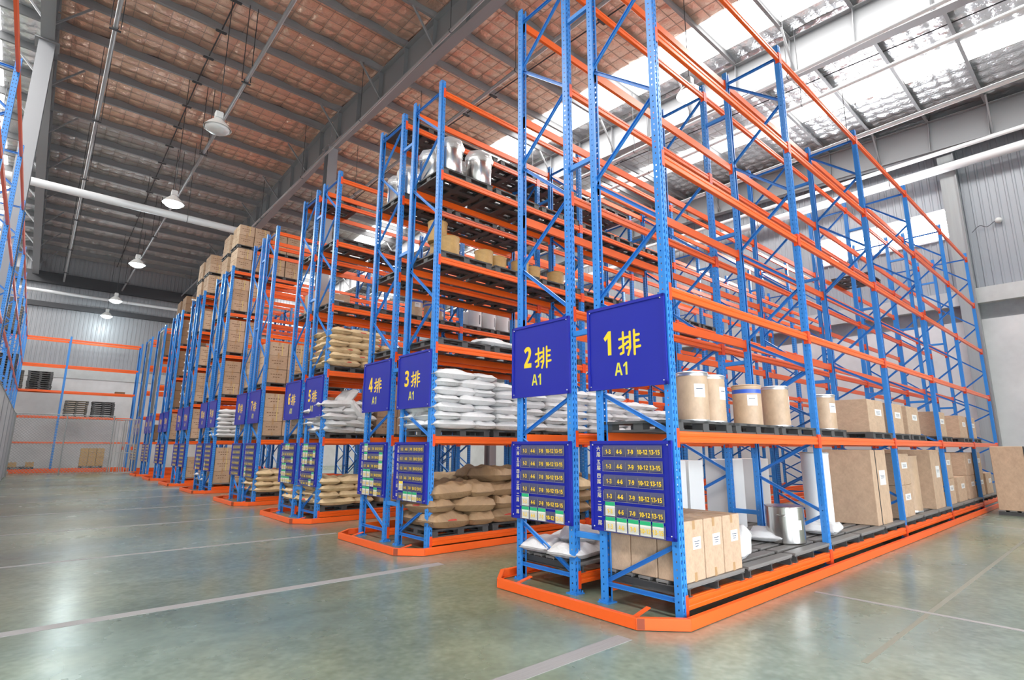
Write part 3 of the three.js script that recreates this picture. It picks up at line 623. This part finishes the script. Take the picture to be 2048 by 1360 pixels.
// slot helpers: row number, bay, pallet place in the bay, level
const rowC = n => ROWZ[Math.floor((n - 1) / 2)] - (n % 2 ? D / 2 : D * 1.5 + GAP);
const slotX = (b, k) => X0 + b * BAY + BAY * (k + .5) / 3;
const topY = l => LV[l] + BH / 2;
const LN = ['bottom level', 'second level', 'third level', 'fourth level', 'fifth level', 'top level'];
const BAYN = ['first bay', 'second bay', 'third bay', 'fourth bay', 'fifth bay'], PN = ['first', 'second', 'third'];
const at = (n, b, k, l) => `on the ${LN[l]} of row ${NUM[n]}, ${BAYN[b]}, ${PN[k]} place`;
const used = new Set();
function pallet(n, b, k, l, type) {
  used.add([n, b, k, l].join());
  put(type || (l === 0 ? palletA : palletB), `${(type || (l === 0 ? palletA : palletB)) === palletA ? 'grey slatted' : 'black plastic'} pallet ${at(n, b, k, l)}`, [slotX(b, k), topY(l), rowC(n)], 0);
  return [slotX(b, k), topY(l) + PAL_H, rowC(n)];
}
const where = (n, b, k, l) => `${LN[l]} ${b ? '' : 'of '}row ${NUM[n]}, ${b ? BAYN[b] + ', ' : ''}${PN[k]} pallet`;

// ---- row one
{
  let [x, y, z] = pallet(1, 0, 0, 0, palletA);
  for (let i = 0; i < 3; i++) for (let k = 0; k < 3; k++) put(boxTall, `tall brown carton with white label, ${['first', 'second', 'third'][i]} column from sign one, ${['aisle side', 'middle', 'inner side'][k]}`, [x - .4 + i * .4, y, z + .34 - k * .34], 0, 'tall cartons on the first bottom pallet of row one');
  [x, y, z] = pallet(1, 0, 1, 0, palletA);
  const bag = makeProto('white_bag', 'bag', g => {
    const b = sackGeo(.62, .5, .17, 41), p = b.attributes.position; for (let i = 0; i < p.count; i++) { const X = p.getX(i), Z = p.getZ(i); if (X > .02) p.setY(i, p.getY(i) + (X - .02) * .75 + .05 * Math.sin(Z * 14)); } b.computeVertexNormals();
    mesh('bag_body', b, M.woven, g); mesh('oval_print', new THREE.TorusGeometry(.05, .004, 4, 20).scale(1.5, .7, .4).rotateX(-1.25), M.ink, g, [-.02, .165, .06]);
  });
  put(bag, 'half empty white woven bag slumped between the tall cartons and the steel pot', [x - .28, y, z + .12], .25);
  put(pot, 'shiny stainless steel pot with white label standing on a pallet', [8.5, topY(0) + PAL_H, -3.62], 0);
  [x, y, z] = pallet(1, 0, 2, 0, palletA);
  put(wovenS[0], 'white sack lying on the pallet behind the steel pot', [x + .25, y, z - .2], .3);
  [x, y, z] = pallet(1, 1, 0, 0, palletA);
  put(drumWhite, 'tall white drum on the bottom level beside the second upright of row one', [10.05, topY(0) + PAL_H, -3.7]);
  put(wovenS[1], 'white sack lying flat beside the tall white drum', [x + .3, y, z + .1], .2);
  pallet(1, 1, 1, 0, palletA);
  [x, y, z] = pallet(1, 1, 2, 0, palletA);
  const big = put(boxBig, 'large brown carton with a black strap on the bottom level of row one, second bay', [x - .3, y, z], 0);
  mesh('strap', box(.03, 1.32, .91, -.2, .661, 0), M.strapBlack, big);
  [x, y, z] = pallet(1, 2, 0, 0, palletA); put(boxMid, 'brown carton on the bottom level of row one, third bay, lower', [x, y, z]); put(boxMid, 'brown carton on the bottom level of row one, third bay, upper', [x, y + .623, z]);
  [x, y, z] = pallet(1, 2, 1, 0, palletA); put(drumTall, 'tall brown fibre drum on the bottom level of row one, third bay', [x - .05, y, z + .15]); put(drumTall, 'tall brown fibre drum behind another one, row one, third bay', [x + .3, y, z - .2]);
  [x, y, z] = pallet(1, 2, 2, 0, palletA); put(boxBig, 'large brown carton on the bottom level of row one, third bay', [x, y, z]);
  for (const [b, k] of [[3, 0], [3, 1], [3, 2], [4, 0], [4, 1]]) { [x, y, z] = pallet(1, b, k, 0, palletA); put(boxMid, `brown carton ${at(1, b, k, 0)}, lower`, [x, y, z]); if (k !== 1) put(boxMid, `brown carton ${at(1, b, k, 0)}, upper`, [x, y + .623, z]); }
  // second level drums
  pallet(1, 0, 0, 1); pallet(1, 0, 1, 1); pallet(1, 0, 2, 1); pallet(1, 1, 0, 1);
  const yd = topY(1) + PAL_H;
  put(drum, 'brown fibre drum with zinc lid next to the row sign one on the second level', [6.12, yd, -3.6], 0);
  put(drum, 'brown fibre drum with zinc lid, second from the row sign one', [6.58, yd, -3.62], .5);
  put(drumBlue, 'brown fibre drum with a blue tape band on the second level of row one', [7.56, yd, -3.6], 0);
  put(drum, 'brown fibre drum with zinc lid beside the blue banded drum', [8.48, yd, -3.6], 1);
  put(drum, 'brown fibre drum with zinc lid past the second upright of row one', [10.4, yd, -3.6], .2);
  put(drum, 'brown fibre drum with zinc lid at the back of the second level, row one', [7.1, yd, -3.95], .2);
  for (const [b, k] of [[1, 2], [2, 0], [2, 1], [3, 0], [3, 2], [4, 0]]) { [x, y, z] = pallet(1, b, k, 1); put(boxMid, `brown carton ${at(1, b, k, 1)}`, [x, y, z]); }
}
// ---- row two
{
  let [x, y, z] = pallet(2, 0, 0, 0, palletA);
  [[-.3, .24, 0, .2], [.24, .22, 0, 1.4], [-.28, -.25, 0, .1], [.28, -.25, 0, 1.5], [-.05, .02, .13, .7]].forEach(([a, b, c, t], i) => put(wovenG[i % 2], `white sack ${['lying at the sign end, gap side', 'lying crosswise at the gap side', 'lying at the sign end, aisle side', 'lying crosswise at the aisle side', 'lying on top of the others'][i]}, bottom level of row two`, [x + a, y + c, z + b], t, 'white sacks at the end of row two'));
  for (const [b, k] of [[0, 1], [0, 2], [1, 0], [1, 1]]) pallet(2, b, k, 0, palletA);
  y = topY(0) + PAL_H;
  put(boxWhite, 'tall white carton behind the brown cartons of row one, nearer the sign end', [7.45, y, rowC(2) + .2]); put(boxWhite, 'tall white carton in row two behind the white bag', [7.95, y, rowC(2) + .2]);
  put(boxWhite, 'tall white carton in row two behind the steel pot', [9.3, y, rowC(2) + .2]); put(boxWhite, 'tall white carton in row two past the steel pot', [10.4, y, rowC(2) + .15]);
}
// ---- row three (seen along the aisle behind row two)
for (let k = 0; k < 3; k++) {
  let [x, y, z] = pallet(3, 0, k, 0, palletB); sackPile(kraftD, .25, [3, 4, 3][k], x, y, z, 'brown kraft sack', where(3, 0, k, 0), .06);
  [x, y, z] = pallet(3, 0, k, 1); sackPile(wovenS, .155, [7, 6, 6][k], x, y, z, 'white woven sack', where(3, 0, k, 1), .02);
  pallet(3, 0, k, 2); pallet(3, 0, k, 3); pallet(3, 0, k, 4); pallet(4, 0, k, 4); pallet(4, 0, k, 5);
  pallet(4, 0, k, 3); pallet(4, 0, k, 2);
}
for (let k = 0; k < 3; k++) { let [x, y, z] = pallet(3, 1, k, 1); sackPile(wovenS, .155, 6 - k, x, y, z, 'white woven sack', where(3, 1, k, 1), .02); }
for (let k = 0; k < 2; k++) { let [x, y, z] = pallet(3, 1, k, 0, palletB); sackPile(kraftD, .25, 3, x, y, z, 'brown kraft sack', where(3, 1, k, 0), .045); }
for (const k of [1, 2]) { let [x, y, z] = pallet(4, 0, k, 0, palletB); sackPile(kraftS, .165, 5, x, y, z, 'tan kraft sack', where(4, 0, k, 0), .03); }
{
  const y5 = topY(4) + PAL_H, y4 = topY(3) + PAL_H, y3 = topY(2) + PAL_H;
  [[5.42, -8.1], [6.14, -8.1], [5.42, -8.7], [6.14, -8.7]].forEach(([x, z], i) => put(barrel, `stainless steel barrel under clear film, fifth level of row three, ${['aisle side sign end', 'aisle side second', 'inner side sign end', 'inner side second'][i]}`, [x, y5, z], Math.PI / 2, 'steel barrels on row three'));
  [[5.42, -9.6], [5.46, -10.1], [6.0, -9.7]].forEach(([x, z], i) => put(barrel, `stainless steel barrel under clear film, fifth level of row four, ${['inner side', 'aisle side', 'second place'][i]}`, [x, y5, z], i, 'steel barrels on row four'));
  [[5.55, -8.2], [5.62, -8.65]].forEach(([x, z], i) => { put(drumS, `ochre fibre drum on the fourth level of row three, lower, ${i ? 'inner side' : 'aisle side'}`, [x, y4, z]); if (i) put(drumS, 'ochre fibre drum standing on another one on the fourth level of row three', [x - .1, y4 + .425, z + .06]); });
  [6.5, 6.95, 7.5, 7.95, 8.6].forEach((x, i) => put(drumS, `ochre fibre drum on the fourth level of row three, ${['first', 'second', 'third', 'fourth', 'fifth'][i]} along the beam`, [x, y4, -8.35 - (i % 2) * .1]));
  [[6.6, -8.2], [7.4, -8.15], [7.55, -8.6]].forEach(([x, z], i) => put(wovenS[i % 3], `single white sack on the third level of row three, ${['nearer the sign', 'aisle side, farther', 'inner side, farther'][i]}`, [x, y3, z], .3 * i));
  for (const k of [0, 1, 2]) { pallet(3, 1, k, 3); pallet(3, 1, k, 4); pallet(4, 1, k, 5); }
}
// ---- row five
{
  let [x, y, z] = pallet(5, 0, 0, 2); sackPile(kraftS, .165, 6, x, y, z, 'tan kraft sack', where(5, 0, 0, 2), .03);
  [x, y, z] = pallet(5, 0, 1, 2); sackPile(kraftS, .165, 4, x, y, z, 'tan kraft sack', where(5, 0, 1, 2), .03);
  [x, y, z] = pallet(5, 0, 0, 1); sackPile(wovenG, .16, 5, x - .05, y, z, 'greyish white sack', where(5, 0, 0, 1), .06);
  const flop = makeProto('white_bag', 'bag', g => mesh('bag_body', sackGeo(.8, .5, .2, 77), M.wovenGrey, g));
  const f1 = put(flop, 'greyish white bag draped upright over the front of the pile in row five', [x - .05, y + .72, z + .3], .4); f1.rotation.z = .75;
  const f2 = put(flop, 'greyish white bag hanging down the front of the pile in row five', [x + .12, y + .42, z + .48], -.2); f2.rotation.z = -.9;
  [x, y, z] = pallet(5, 0, 1, 1); cartonStack([boxStrap, boxStrapB], 2, 2, 3, x, y, z, .56, .42, .46, 'brown strapped carton', where(5, 0, 1, 1));
  [x, y, z] = pallet(5, 0, 0, 0, palletB); sackPile(kraftS, .165, 4, x, y, z, 'tan kraft sack', where(5, 0, 0, 0), .04);
  [x, y, z] = pallet(5, 0, 1, 0, palletB); put(boxMid, 'brown carton on the bottom level of row five beside the kraft sacks', [x + .1, y, z + .05]);
  pallet(5, 0, 0, 3); pallet(5, 0, 1, 3); pallet(5, 0, 0, 4); pallet(5, 0, 1, 4); pallet(6, 0, 0, 5); pallet(6, 0, 0, 4); pallet(5, 0, 2, 3); pallet(6, 0, 0, 3); pallet(6, 0, 0, 2);
  put(boxMid, 'brown carton alone on the fourth level of row six by the upright', [slotX(0, 0), topY(3) + PAL_H, rowC(6)]);
  for (const [b, k] of [[1, 0], [1, 1], [1, 2]]) pallet(5, b, k, 3);
  const y4 = topY(3) + PAL_H;
  [[7.55, -12.8], [8.15, -12.85], [8.55, -13.25]].forEach(([a, c], i) => put(drumDk, `fibre drum with blue lid ring on the fourth level of row five, ${['first', 'second', 'third'][i]}`, [a, y4, c], i * .4, 'blue ringed drums'));
  [9.7, 10.25, 10.8, 11.35, 11.9].forEach((a, i) => put(pailW, `white pail on the fourth level of row five, ${['first', 'second', 'third', 'fourth', 'fifth'][i]} from the blue ringed drums`, [a, y4, -12.85], i * .2, 'white pails on row five'));
  [9.75, 10.3, 10.85, 11.4].forEach((a, i) => put(pailW, `white pail in the inner line on the fourth level of row five, ${['first', 'second', 'third', 'fourth'][i]}`, [a, y4, -13.3], i * .3, 'white pails on row five'));
  [x, y, z] = pallet(6, 0, 0, 1); cartonStack([boxStrap, boxStrapB], 2, 2, 2, x, y, z, .56, .42, .46, 'brown carton', where(6, 0, 0, 1));
  [x, y, z] = pallet(6, 0, 0, 0, palletB); sackPile(kraftS, .165, 3, x, y, z, 'tan kraft sack', where(6, 0, 0, 0), .04);
}
// ---- rows 7 to 12: strapped cartons
{
  let x, y, z;
  const st = (n, k, l, ny, kinds = [boxStrap, boxStrapB], what = 'brown carton') => { [x, y, z] = pallet(n, 0, k, l); cartonStack(kinds, 2, 2, ny, x, y, z, .56, .42, .46, what, where(n, 0, k, l), (i, q) => n % 2 ? (i && q) || (k && q) : i); };
  st(7, 0, 1, 3); st(7, 0, 2, 3); st(7, 1, 2, 3); st(8, 0, 2, 3); st(8, 0, 1, 2);
  [x, y, z] = pallet(7, 0, 0, 0, palletB); sackPile(kraftS, .165, 4, x, y, z, 'tan kraft sack', where(7, 0, 0, 0), .03);
  st(7, 1, 1, 3); pallet(8, 0, 0, 0, palletB);
  [x, y, z] = pallet(9, 0, 0, 1); sackPile(wovenS, .155, 7, x, y, z, 'white sack', where(9, 0, 0, 1), .01);
  st(9, 0, 0, 3); st(9, 0, 2, 3); st(9, 0, 3, 3); st(9, 0, 4, 3); st(9, 0, 5, 2); st(9, 1, 5, 2); st(10, 0, 5, 2); st(10, 0, 4, 3); st(10, 0, 3, 3); st(10, 0, 2, 3); st(10, 0, 1, 2);
  [x, y, z] = pallet(10, 0, 0, 0, palletB); sackPile(wovenG, .16, 2, x, y, z, 'greyish white sack', where(10, 0, 0, 0), .05);
  st(11, 0, 1, 3); st(11, 0, 2, 3); st(11, 0, 3, 2); st(11, 0, 4, 2); st(12, 0, 5, 2); st(11, 0, 5, 2); st(12, 0, 2, 3); st(12, 0, 4, 3); st(11, 0, 0, 2);
  for (const [n, k] of [[9, 0], [9, 1], [10, 0], [11, 0], [12, 0]]) {
    const yy = topY(5) + PAL_H + 2 * .423 + .004; put(palletB, `black plastic pallet between the carton layers on the top level of row ${NUM[n]}, ${PN[k]} place`, [slotX(0, k), yy, rowC(n)]);
    cartonStack([boxStrap, boxStrapB], 2, 2, 2, slotX(0, k), yy + PAL_H, rowC(n), .56, .42, .46, 'brown carton', `upper tier, top level of row ${NUM[n]}, ${PN[k]} pallet`, (i, q) => n % 2 ? (i && q) || (k && q) : i);
  }
  st(13, 0, 5, 2, [boxDark], 'dark brown carton'); st(13, 0, 4, 3, [boxDark], 'dark brown carton'); st(13, 0, 3, 3, [boxDark], 'dark brown carton'); st(13, 0, 2, 3, [boxDark], 'dark brown carton'); st(13, 0, 1, 3); st(14, 0, 5, 2, [boxDark], 'dark brown carton');
  st(15, 0, 4, 3, [boxDark], 'dark brown carton'); st(15, 0, 1, 2, [boxDark], 'dark brown carton');
}
// extra black pallets left empty on the upper levels of rows 5 and 3
for (const [n, b, k, l] of [[3, 2, 0, 3], [3, 2, 1, 3], [5, 1, 0, 2], [5, 2, 0, 4], [5, 2, 1, 4], [2, 3, 1, 4], [4, 2, 0, 3], [4, 2, 2, 2]]) if (!used.has([n, b, k, l].join())) pallet(n, b, k, l);

// ---- pallet with strapped cartons on the floor at the far end of the right aisle
{
  const p = put(palletA, 'grey slatted pallet on the floor of the right hand aisle', [20.0, 0, -2.25], .05);
  const a = cartonProto(.6, 1.64, .95, M.carton, { label: true, name: 'large_carton' });
  for (let i = 0; i < 2; i++) { const c = put(a, i ? 'tall brown carton on the floor pallet, wall side' : 'tall brown carton with label on the floor pallet, camera side', [19.69 + i * .61, PAL_H, -2.25], .0); if (!i) mesh('strap', box(.61, 1.64, .03, 0, .821, .2), M.strapBlack, c); }
}

// ------------------------------------------------------------------ back of the hall: pallet stacks and cartons on the back rack
const woodPallet = makeProto('wooden_pallet', 'pallet', g => {
  for (let i = 0; i < 6; i++) mesh('plank', box(1.2, .022, .12, 0, .114, -.42 + i * .168), M.wood, g);
  for (const x of [-.54, 0, .54]) mesh('bearer', box(.1, .085, 1.0, x, .0605, 0), M.plastic, g); for (const z of [-.42, 0, .42]) mesh('bottom_plank', box(1.2, .018, .1, 0, .009, z), M.wood, g);
});
function palletStack(p, x, y, z, n, where, turn = 0) { for (let i = 0; i < n; i++) put(p, `${p === woodPallet ? 'wooden' : 'black plastic'} pallet, ${ORD[i]} in the stack ${where}`, [x + rr(-.02, .02), y + i * (PAL_H + .003), z + rr(-.02, .02)], turn + rr(-.02, .02), `pallets stacked ${where}`); }
const bz = -44.9 - D / 2;
palletStack(woodPallet, -1.5 + .0, topY(3), bz, 9, 'on the back rack, fence side');
palletStack(palletB, -.1, topY(3), bz, 9, 'on the back rack, fourth level near the upright');
palletStack(woodPallet, 1.9, topY(2), bz, 8, 'on the back rack, third level near the middle upright');
palletStack(palletB, 3.3, topY(2), bz, 8, 'on the back rack, third level near the gate');
{
  const s = cartonProto(.4, .28, .36, M.ochre, {}); s.name = 'small_carton';
  put(palletB, 'black plastic pallet on the bottom level of the back rack under the carton stack', [3.1, topY(0), bz]); put(palletB, 'black plastic pallet on the bottom level of the back rack under two small cartons', [-.3, topY(0), bz]);
  cartonStack([s], 3, 1, 4, 3.1, topY(0) + PAL_H, bz + .25, .4, .28, .36, 'small ochre carton', 'bottom level of the back rack');
  put(s, 'small ochre carton on the bottom of the back rack, nearer the fence', [-.7, topY(0) + PAL_H, bz + .2]); put(s, 'small ochre carton on the bottom of the back rack, nearer the middle upright', [.1, topY(0) + PAL_H, bz + .2]);
  put(cartonProto(.55, .14, .4, M.cartonDark, { tape: false, name: 'flat_carton' }), 'flat dark carton lying on the fourth level of the back rack', [4.1, topY(3), bz + .2]);
}
// pallets on the left rack
palletStack(woodPallet, -1.03 - D / 2, topY(4), -33.2, 9, 'high on the left rack, fifth level', Math.PI / 2);
palletStack(palletB, -1.03 - D / 2, topY(3), -36.6, 8, 'on the left rack, fourth level', Math.PI / 2);

// ------------------------------------------------------------------ chain link fences and gate
function chainLink(w, h, p, r = .0045) {                           // wires in the xy plane, origin bottom left
  const out = [];
  for (const s of [1, -1]) for (let c = s > 0 ? -h : 0; c < (s > 0 ? w : w + h); c += p) {
    let x0 = c, x1 = c + s * h, y0 = 0, y1 = h;
    if (s > 0) { if (x0 < 0) { y0 = -x0; x0 = 0; } if (x1 > w) { y1 -= x1 - w; x1 = w; } } else { if (x0 > w) { y0 = x0 - w; x0 = w; } if (x1 < 0) { y1 += x1; x1 = 0; } }
    if (y1 - y0 < .02) continue; out.push(rod([x0, y0, s * .004], [x1, y1, s * .004], r, 3));
  }
  return merge(out);
}
{
  const f = thing('chain_link_fence', 'grey chain link fence along the foot of the left rack', 'fence', [-.86, 0, -8], Math.PI / 2);
  const w = mesh('wire_mesh', chainLink(32, 3.3, .16, .006), M.meshWire, f, [0, .05, 0]); w.userData.kind = 'stuff';
  for (let i = 0; i <= 8; i++) mesh('post', cyl(.03, .03, 3.4, 8, i * 4, 1.7, 0), M.mesh2, f);
  mesh('rail', rod([0, 3.38, 0], [32, 3.38, 0], .022), M.mesh2, f); mesh('rail', rod([0, .06, 0], [32, .06, 0], .022), M.mesh2, f);
  const b = thing('chain_link_fence', 'grey chain link fence across the aisle in front of the back rack', 'fence', [-.82, 0, -40.3]);
  const w2 = mesh('wire_mesh', chainLink(4.4, 3.3, .15, .009), M.meshWire, b, [0, .05, 0]); w2.userData.kind = 'stuff';
  for (const x of [0, 2.2, 4.4]) mesh('post', cyl(.03, .03, 3.4, 8, x, 1.7, 0), M.mesh2, b);
  mesh('rail', rod([0, 3.38, 0], [4.4, 3.38, 0], .022), M.mesh2, b); mesh('rail', rod([0, 1.75, 0], [4.4, 1.75, 0], .015), M.mesh2, b);
  const k = thing('kick_board', 'low orange board along the foot of the back rack', 'guard rail', [-.8, 0, -44.5]); mesh('rail', rbox(5.9, .22, .05, .01, 2.95, .11, 0), M.guard, k);
  const gate = (pos, turn, label) => {
    const g = thing('gate_leaf', label, 'gate', pos, turn);
    mesh('frame', merge([box(.05, 3.1, .05, 0, 1.65, 0), box(.05, 3.1, .05, 1.1, 1.65, 0), box(1.1, .05, .05, .55, .12, 0), box(1.1, .05, .05, .55, 3.18, 0)]), M.meshWire, g);
    for (const y of [1.25, 1.75]) mesh('rail', box(1.1, .045, .045, .55, y, 0), M.meshWire, g);
    for (let i = 1; i < 6; i++) mesh('bar', box(.025, 3.05, .025, i * 1.1 / 6, 1.65, 0), M.meshWire, g);
    mesh('latch', rbox(.1, .2, .05, .01, 1.02, 1.5, .04), M.conn, g);
  };
  gate([3.62, 0, -39.6], -.5, 'grey barred gate leaf standing open by the aisle fence'); gate([4.75, 0, -39.2], 2.2, 'grey barred gate leaf next to the last rack ends');
  for (const [z, n] of [[-36.6, 15], [-41.3, 17]]) {     // mesh screens on the last rack ends
    const s = thing('mesh_screen', `tall grey wire mesh screen on the rack end of sign ${NUM[n]}`, 'screen', [X0 - .09, 0, z - .05], Math.PI / 2);
    const m = mesh('wire_mesh', chainLink(1.1, 4.9, .06), M.mesh2, s, [0, 3.5, 0]); m.userData.kind = 'stuff';
    mesh('frame', merge([box(.04, 8.3, .03, 0, 4.15, 0), box(.04, 8.3, .03, 1.1, 4.15, 0), box(1.1, .04, .03, .55, 8.3, 0)]), M.mesh2, s);
  }
}

// ------------------------------------------------------------------ pipes under the roof
function pipe(label, a, b, r, mat, hang, step = 4) {
  const p = thing('ceiling_pipe', label, 'pipe', a); const d = [b[0] - a[0], b[1] - a[1], b[2] - a[2]], L = Math.hypot(...d);
  mesh('tube', rod([0, 0, 0], d, r, 14), mat, p);
  const n = Math.floor(L / step);
  for (let i = 1; i <= n; i++) { const t = (i - .5) / n, pos = d.map(v => v * t);
    mesh('clamp', new THREE.TorusGeometry(r + .008, .01, 6, 14).rotateY(Math.abs(d[0]) > Math.abs(d[2]) ? Math.PI / 2 : 0), M.darkSteel, p, pos);
    if (hang) { const top = raftBottom(a[2] + pos[2]) + RAFT_D + .02 - a[1] - pos[1]; if (top > .1) mesh('hanger', hang === 2 ? merge([box(.02, top, .03, -.12, top / 2, 0), box(.02, top, .03, .12, top / 2, 0), box(.26, .03, .05, 0, -r - .02, 0)]) : rod([0, r, 0], [0, top, 0], .011, 5), M.darkSteel, p, pos); } }
  return p;
}
const PZ = (x, y, r, label, mat = M.pipeGrey, hang = 2, z0 = ZF - .6) => pipe(label, [x, y, z0], [x, y, ZB + .5], r, mat, hang, 5.4);
pipe('thick white pipe crossing the hall above the racks', [XL + .1, 11.5, -26.3], [XW - .2, 11.5, -26.3], .16, M.pipeWhite, 1, 6);
pipe('silver pipe running along the top of the back wall', [XL + .1, 11.75, ZB + .55], [XW - .2, 11.75, ZB + .55], .11, M.pipeWhite, 0, 6);
PZ(.25, 12.6, .055, 'thin grey sprinkler pipe above the aisle, nearest the left rack');
PZ(3.5, 12.6, .055, 'thin grey sprinkler pipe above the aisle lamps');
PZ(7.2, 12.9, .045, 'thin grey pipe running beside the roof beam over the racks', M.pipeGrey, 1);
PZ(9.6, 12.9, .055, 'thin grey pipe under the roof right of the roof beam', M.pipeGrey, 1);
PZ(15.5, 12.5, .06, 'white pipe under the bright skylight strip', M.pipeWhite, 1);
PZ(16.4, 12.0, .06, 'white pipe below the white roof beam', M.pipeWhite, 1);
PZ(20.6, 12.5, .075, 'white pipe under the roof between roof beam and right wall', M.pipeWhite, 1);
PZ(25.2, 13.0, .08, 'slim silver pipe running high along the right wall', M.pipeWhite, 0);
PZ(25.6, 12.5, .17, 'thick silver duct running high along the right wall', M.pipeWhite, 0);
{ // detector with cable on the right wall
  const d = thing('wall_detector', 'small white detector with a curly cable on the ribbed wall', 'detector', [XW - .02, 10.1, -2.35], 0);
  mesh('housing', new THREE.SphereGeometry(.11, 14, 10), M.lampGrey, d); mesh('cable', new THREE.TubeGeometry(new THREE.CatmullRomCurve3([[0, 0, -.1], [0, -.15, -.35], [0, -.05, -.55], [0, -.25, -.8]].map(p => new THREE.Vector3(...p))), 20, .012, 5), M.darkSteel, d);
}

// ------------------------------------------------------------------ high bay lamps
function lamp(x, y, z, label, on) {
  const g = thing('high_bay_lamp', label, 'lamp', [x, y, z]);
  mesh('shade', lathe([[.09, .3], [.15, .24], [.25, .14], [.33, .03], [.35, 0], [.34, 0], [.32, .03], [.24, .135], [.14, .23], [.08, .29]], 24), M.lampShade, g);
  mesh('ballast', rbox(.2, .2, .2, .03, 0, .4, 0), M.lampGrey, g); mesh('neck', cyl(.05, .07, .08, 12, 0, .28, 0), M.darkSteel, g);
  const top = raftBottom(z) + RAFT_D + .12 - y; mesh('hanging_rod', rod([0, .5, 0], [0, top, 0], .012, 6), M.darkSteel, g);
  mesh('diffuser', new THREE.SphereGeometry(.31, 18, 8, 0, Math.PI * 2, Math.PI / 2, Math.PI / 2).scale(1, .55, 1).translate(0, .02, 0), on ? M.lampGlow : M.bulbOff, g);
  if (on) { const l = new THREE.PointLight(LAMP, 9, 0, 2); l.position.set(x, y - .25, z); l.castShadow = true; l.shadow.radius = 8; scene.add(l); }
}
lamp(2.75, 10.3, -15.6, 'unlit high bay lamp hanging over the aisle by the rack of signs five and six', false);
lamp(2.75, 10.3, -21.9, 'lit high bay lamp hanging over the aisle in front of the thick white pipe', true);
lamp(2.75, 10.3, -30.9, 'lit high bay lamp hanging over the aisle just past the thick white pipe', true);
lamp(2.75, 10.3, -39.9, 'lit high bay lamp with a tall ballast box near the back wall', true);
lamp(2.75, 10.3, -45.2, 'lit high bay lamp closest to the back wall', true);
lamp(12.0, 10.9, -6.6, 'high bay lamp hanging above the racks of signs one to four', true);

renderer.render(scene, camera);
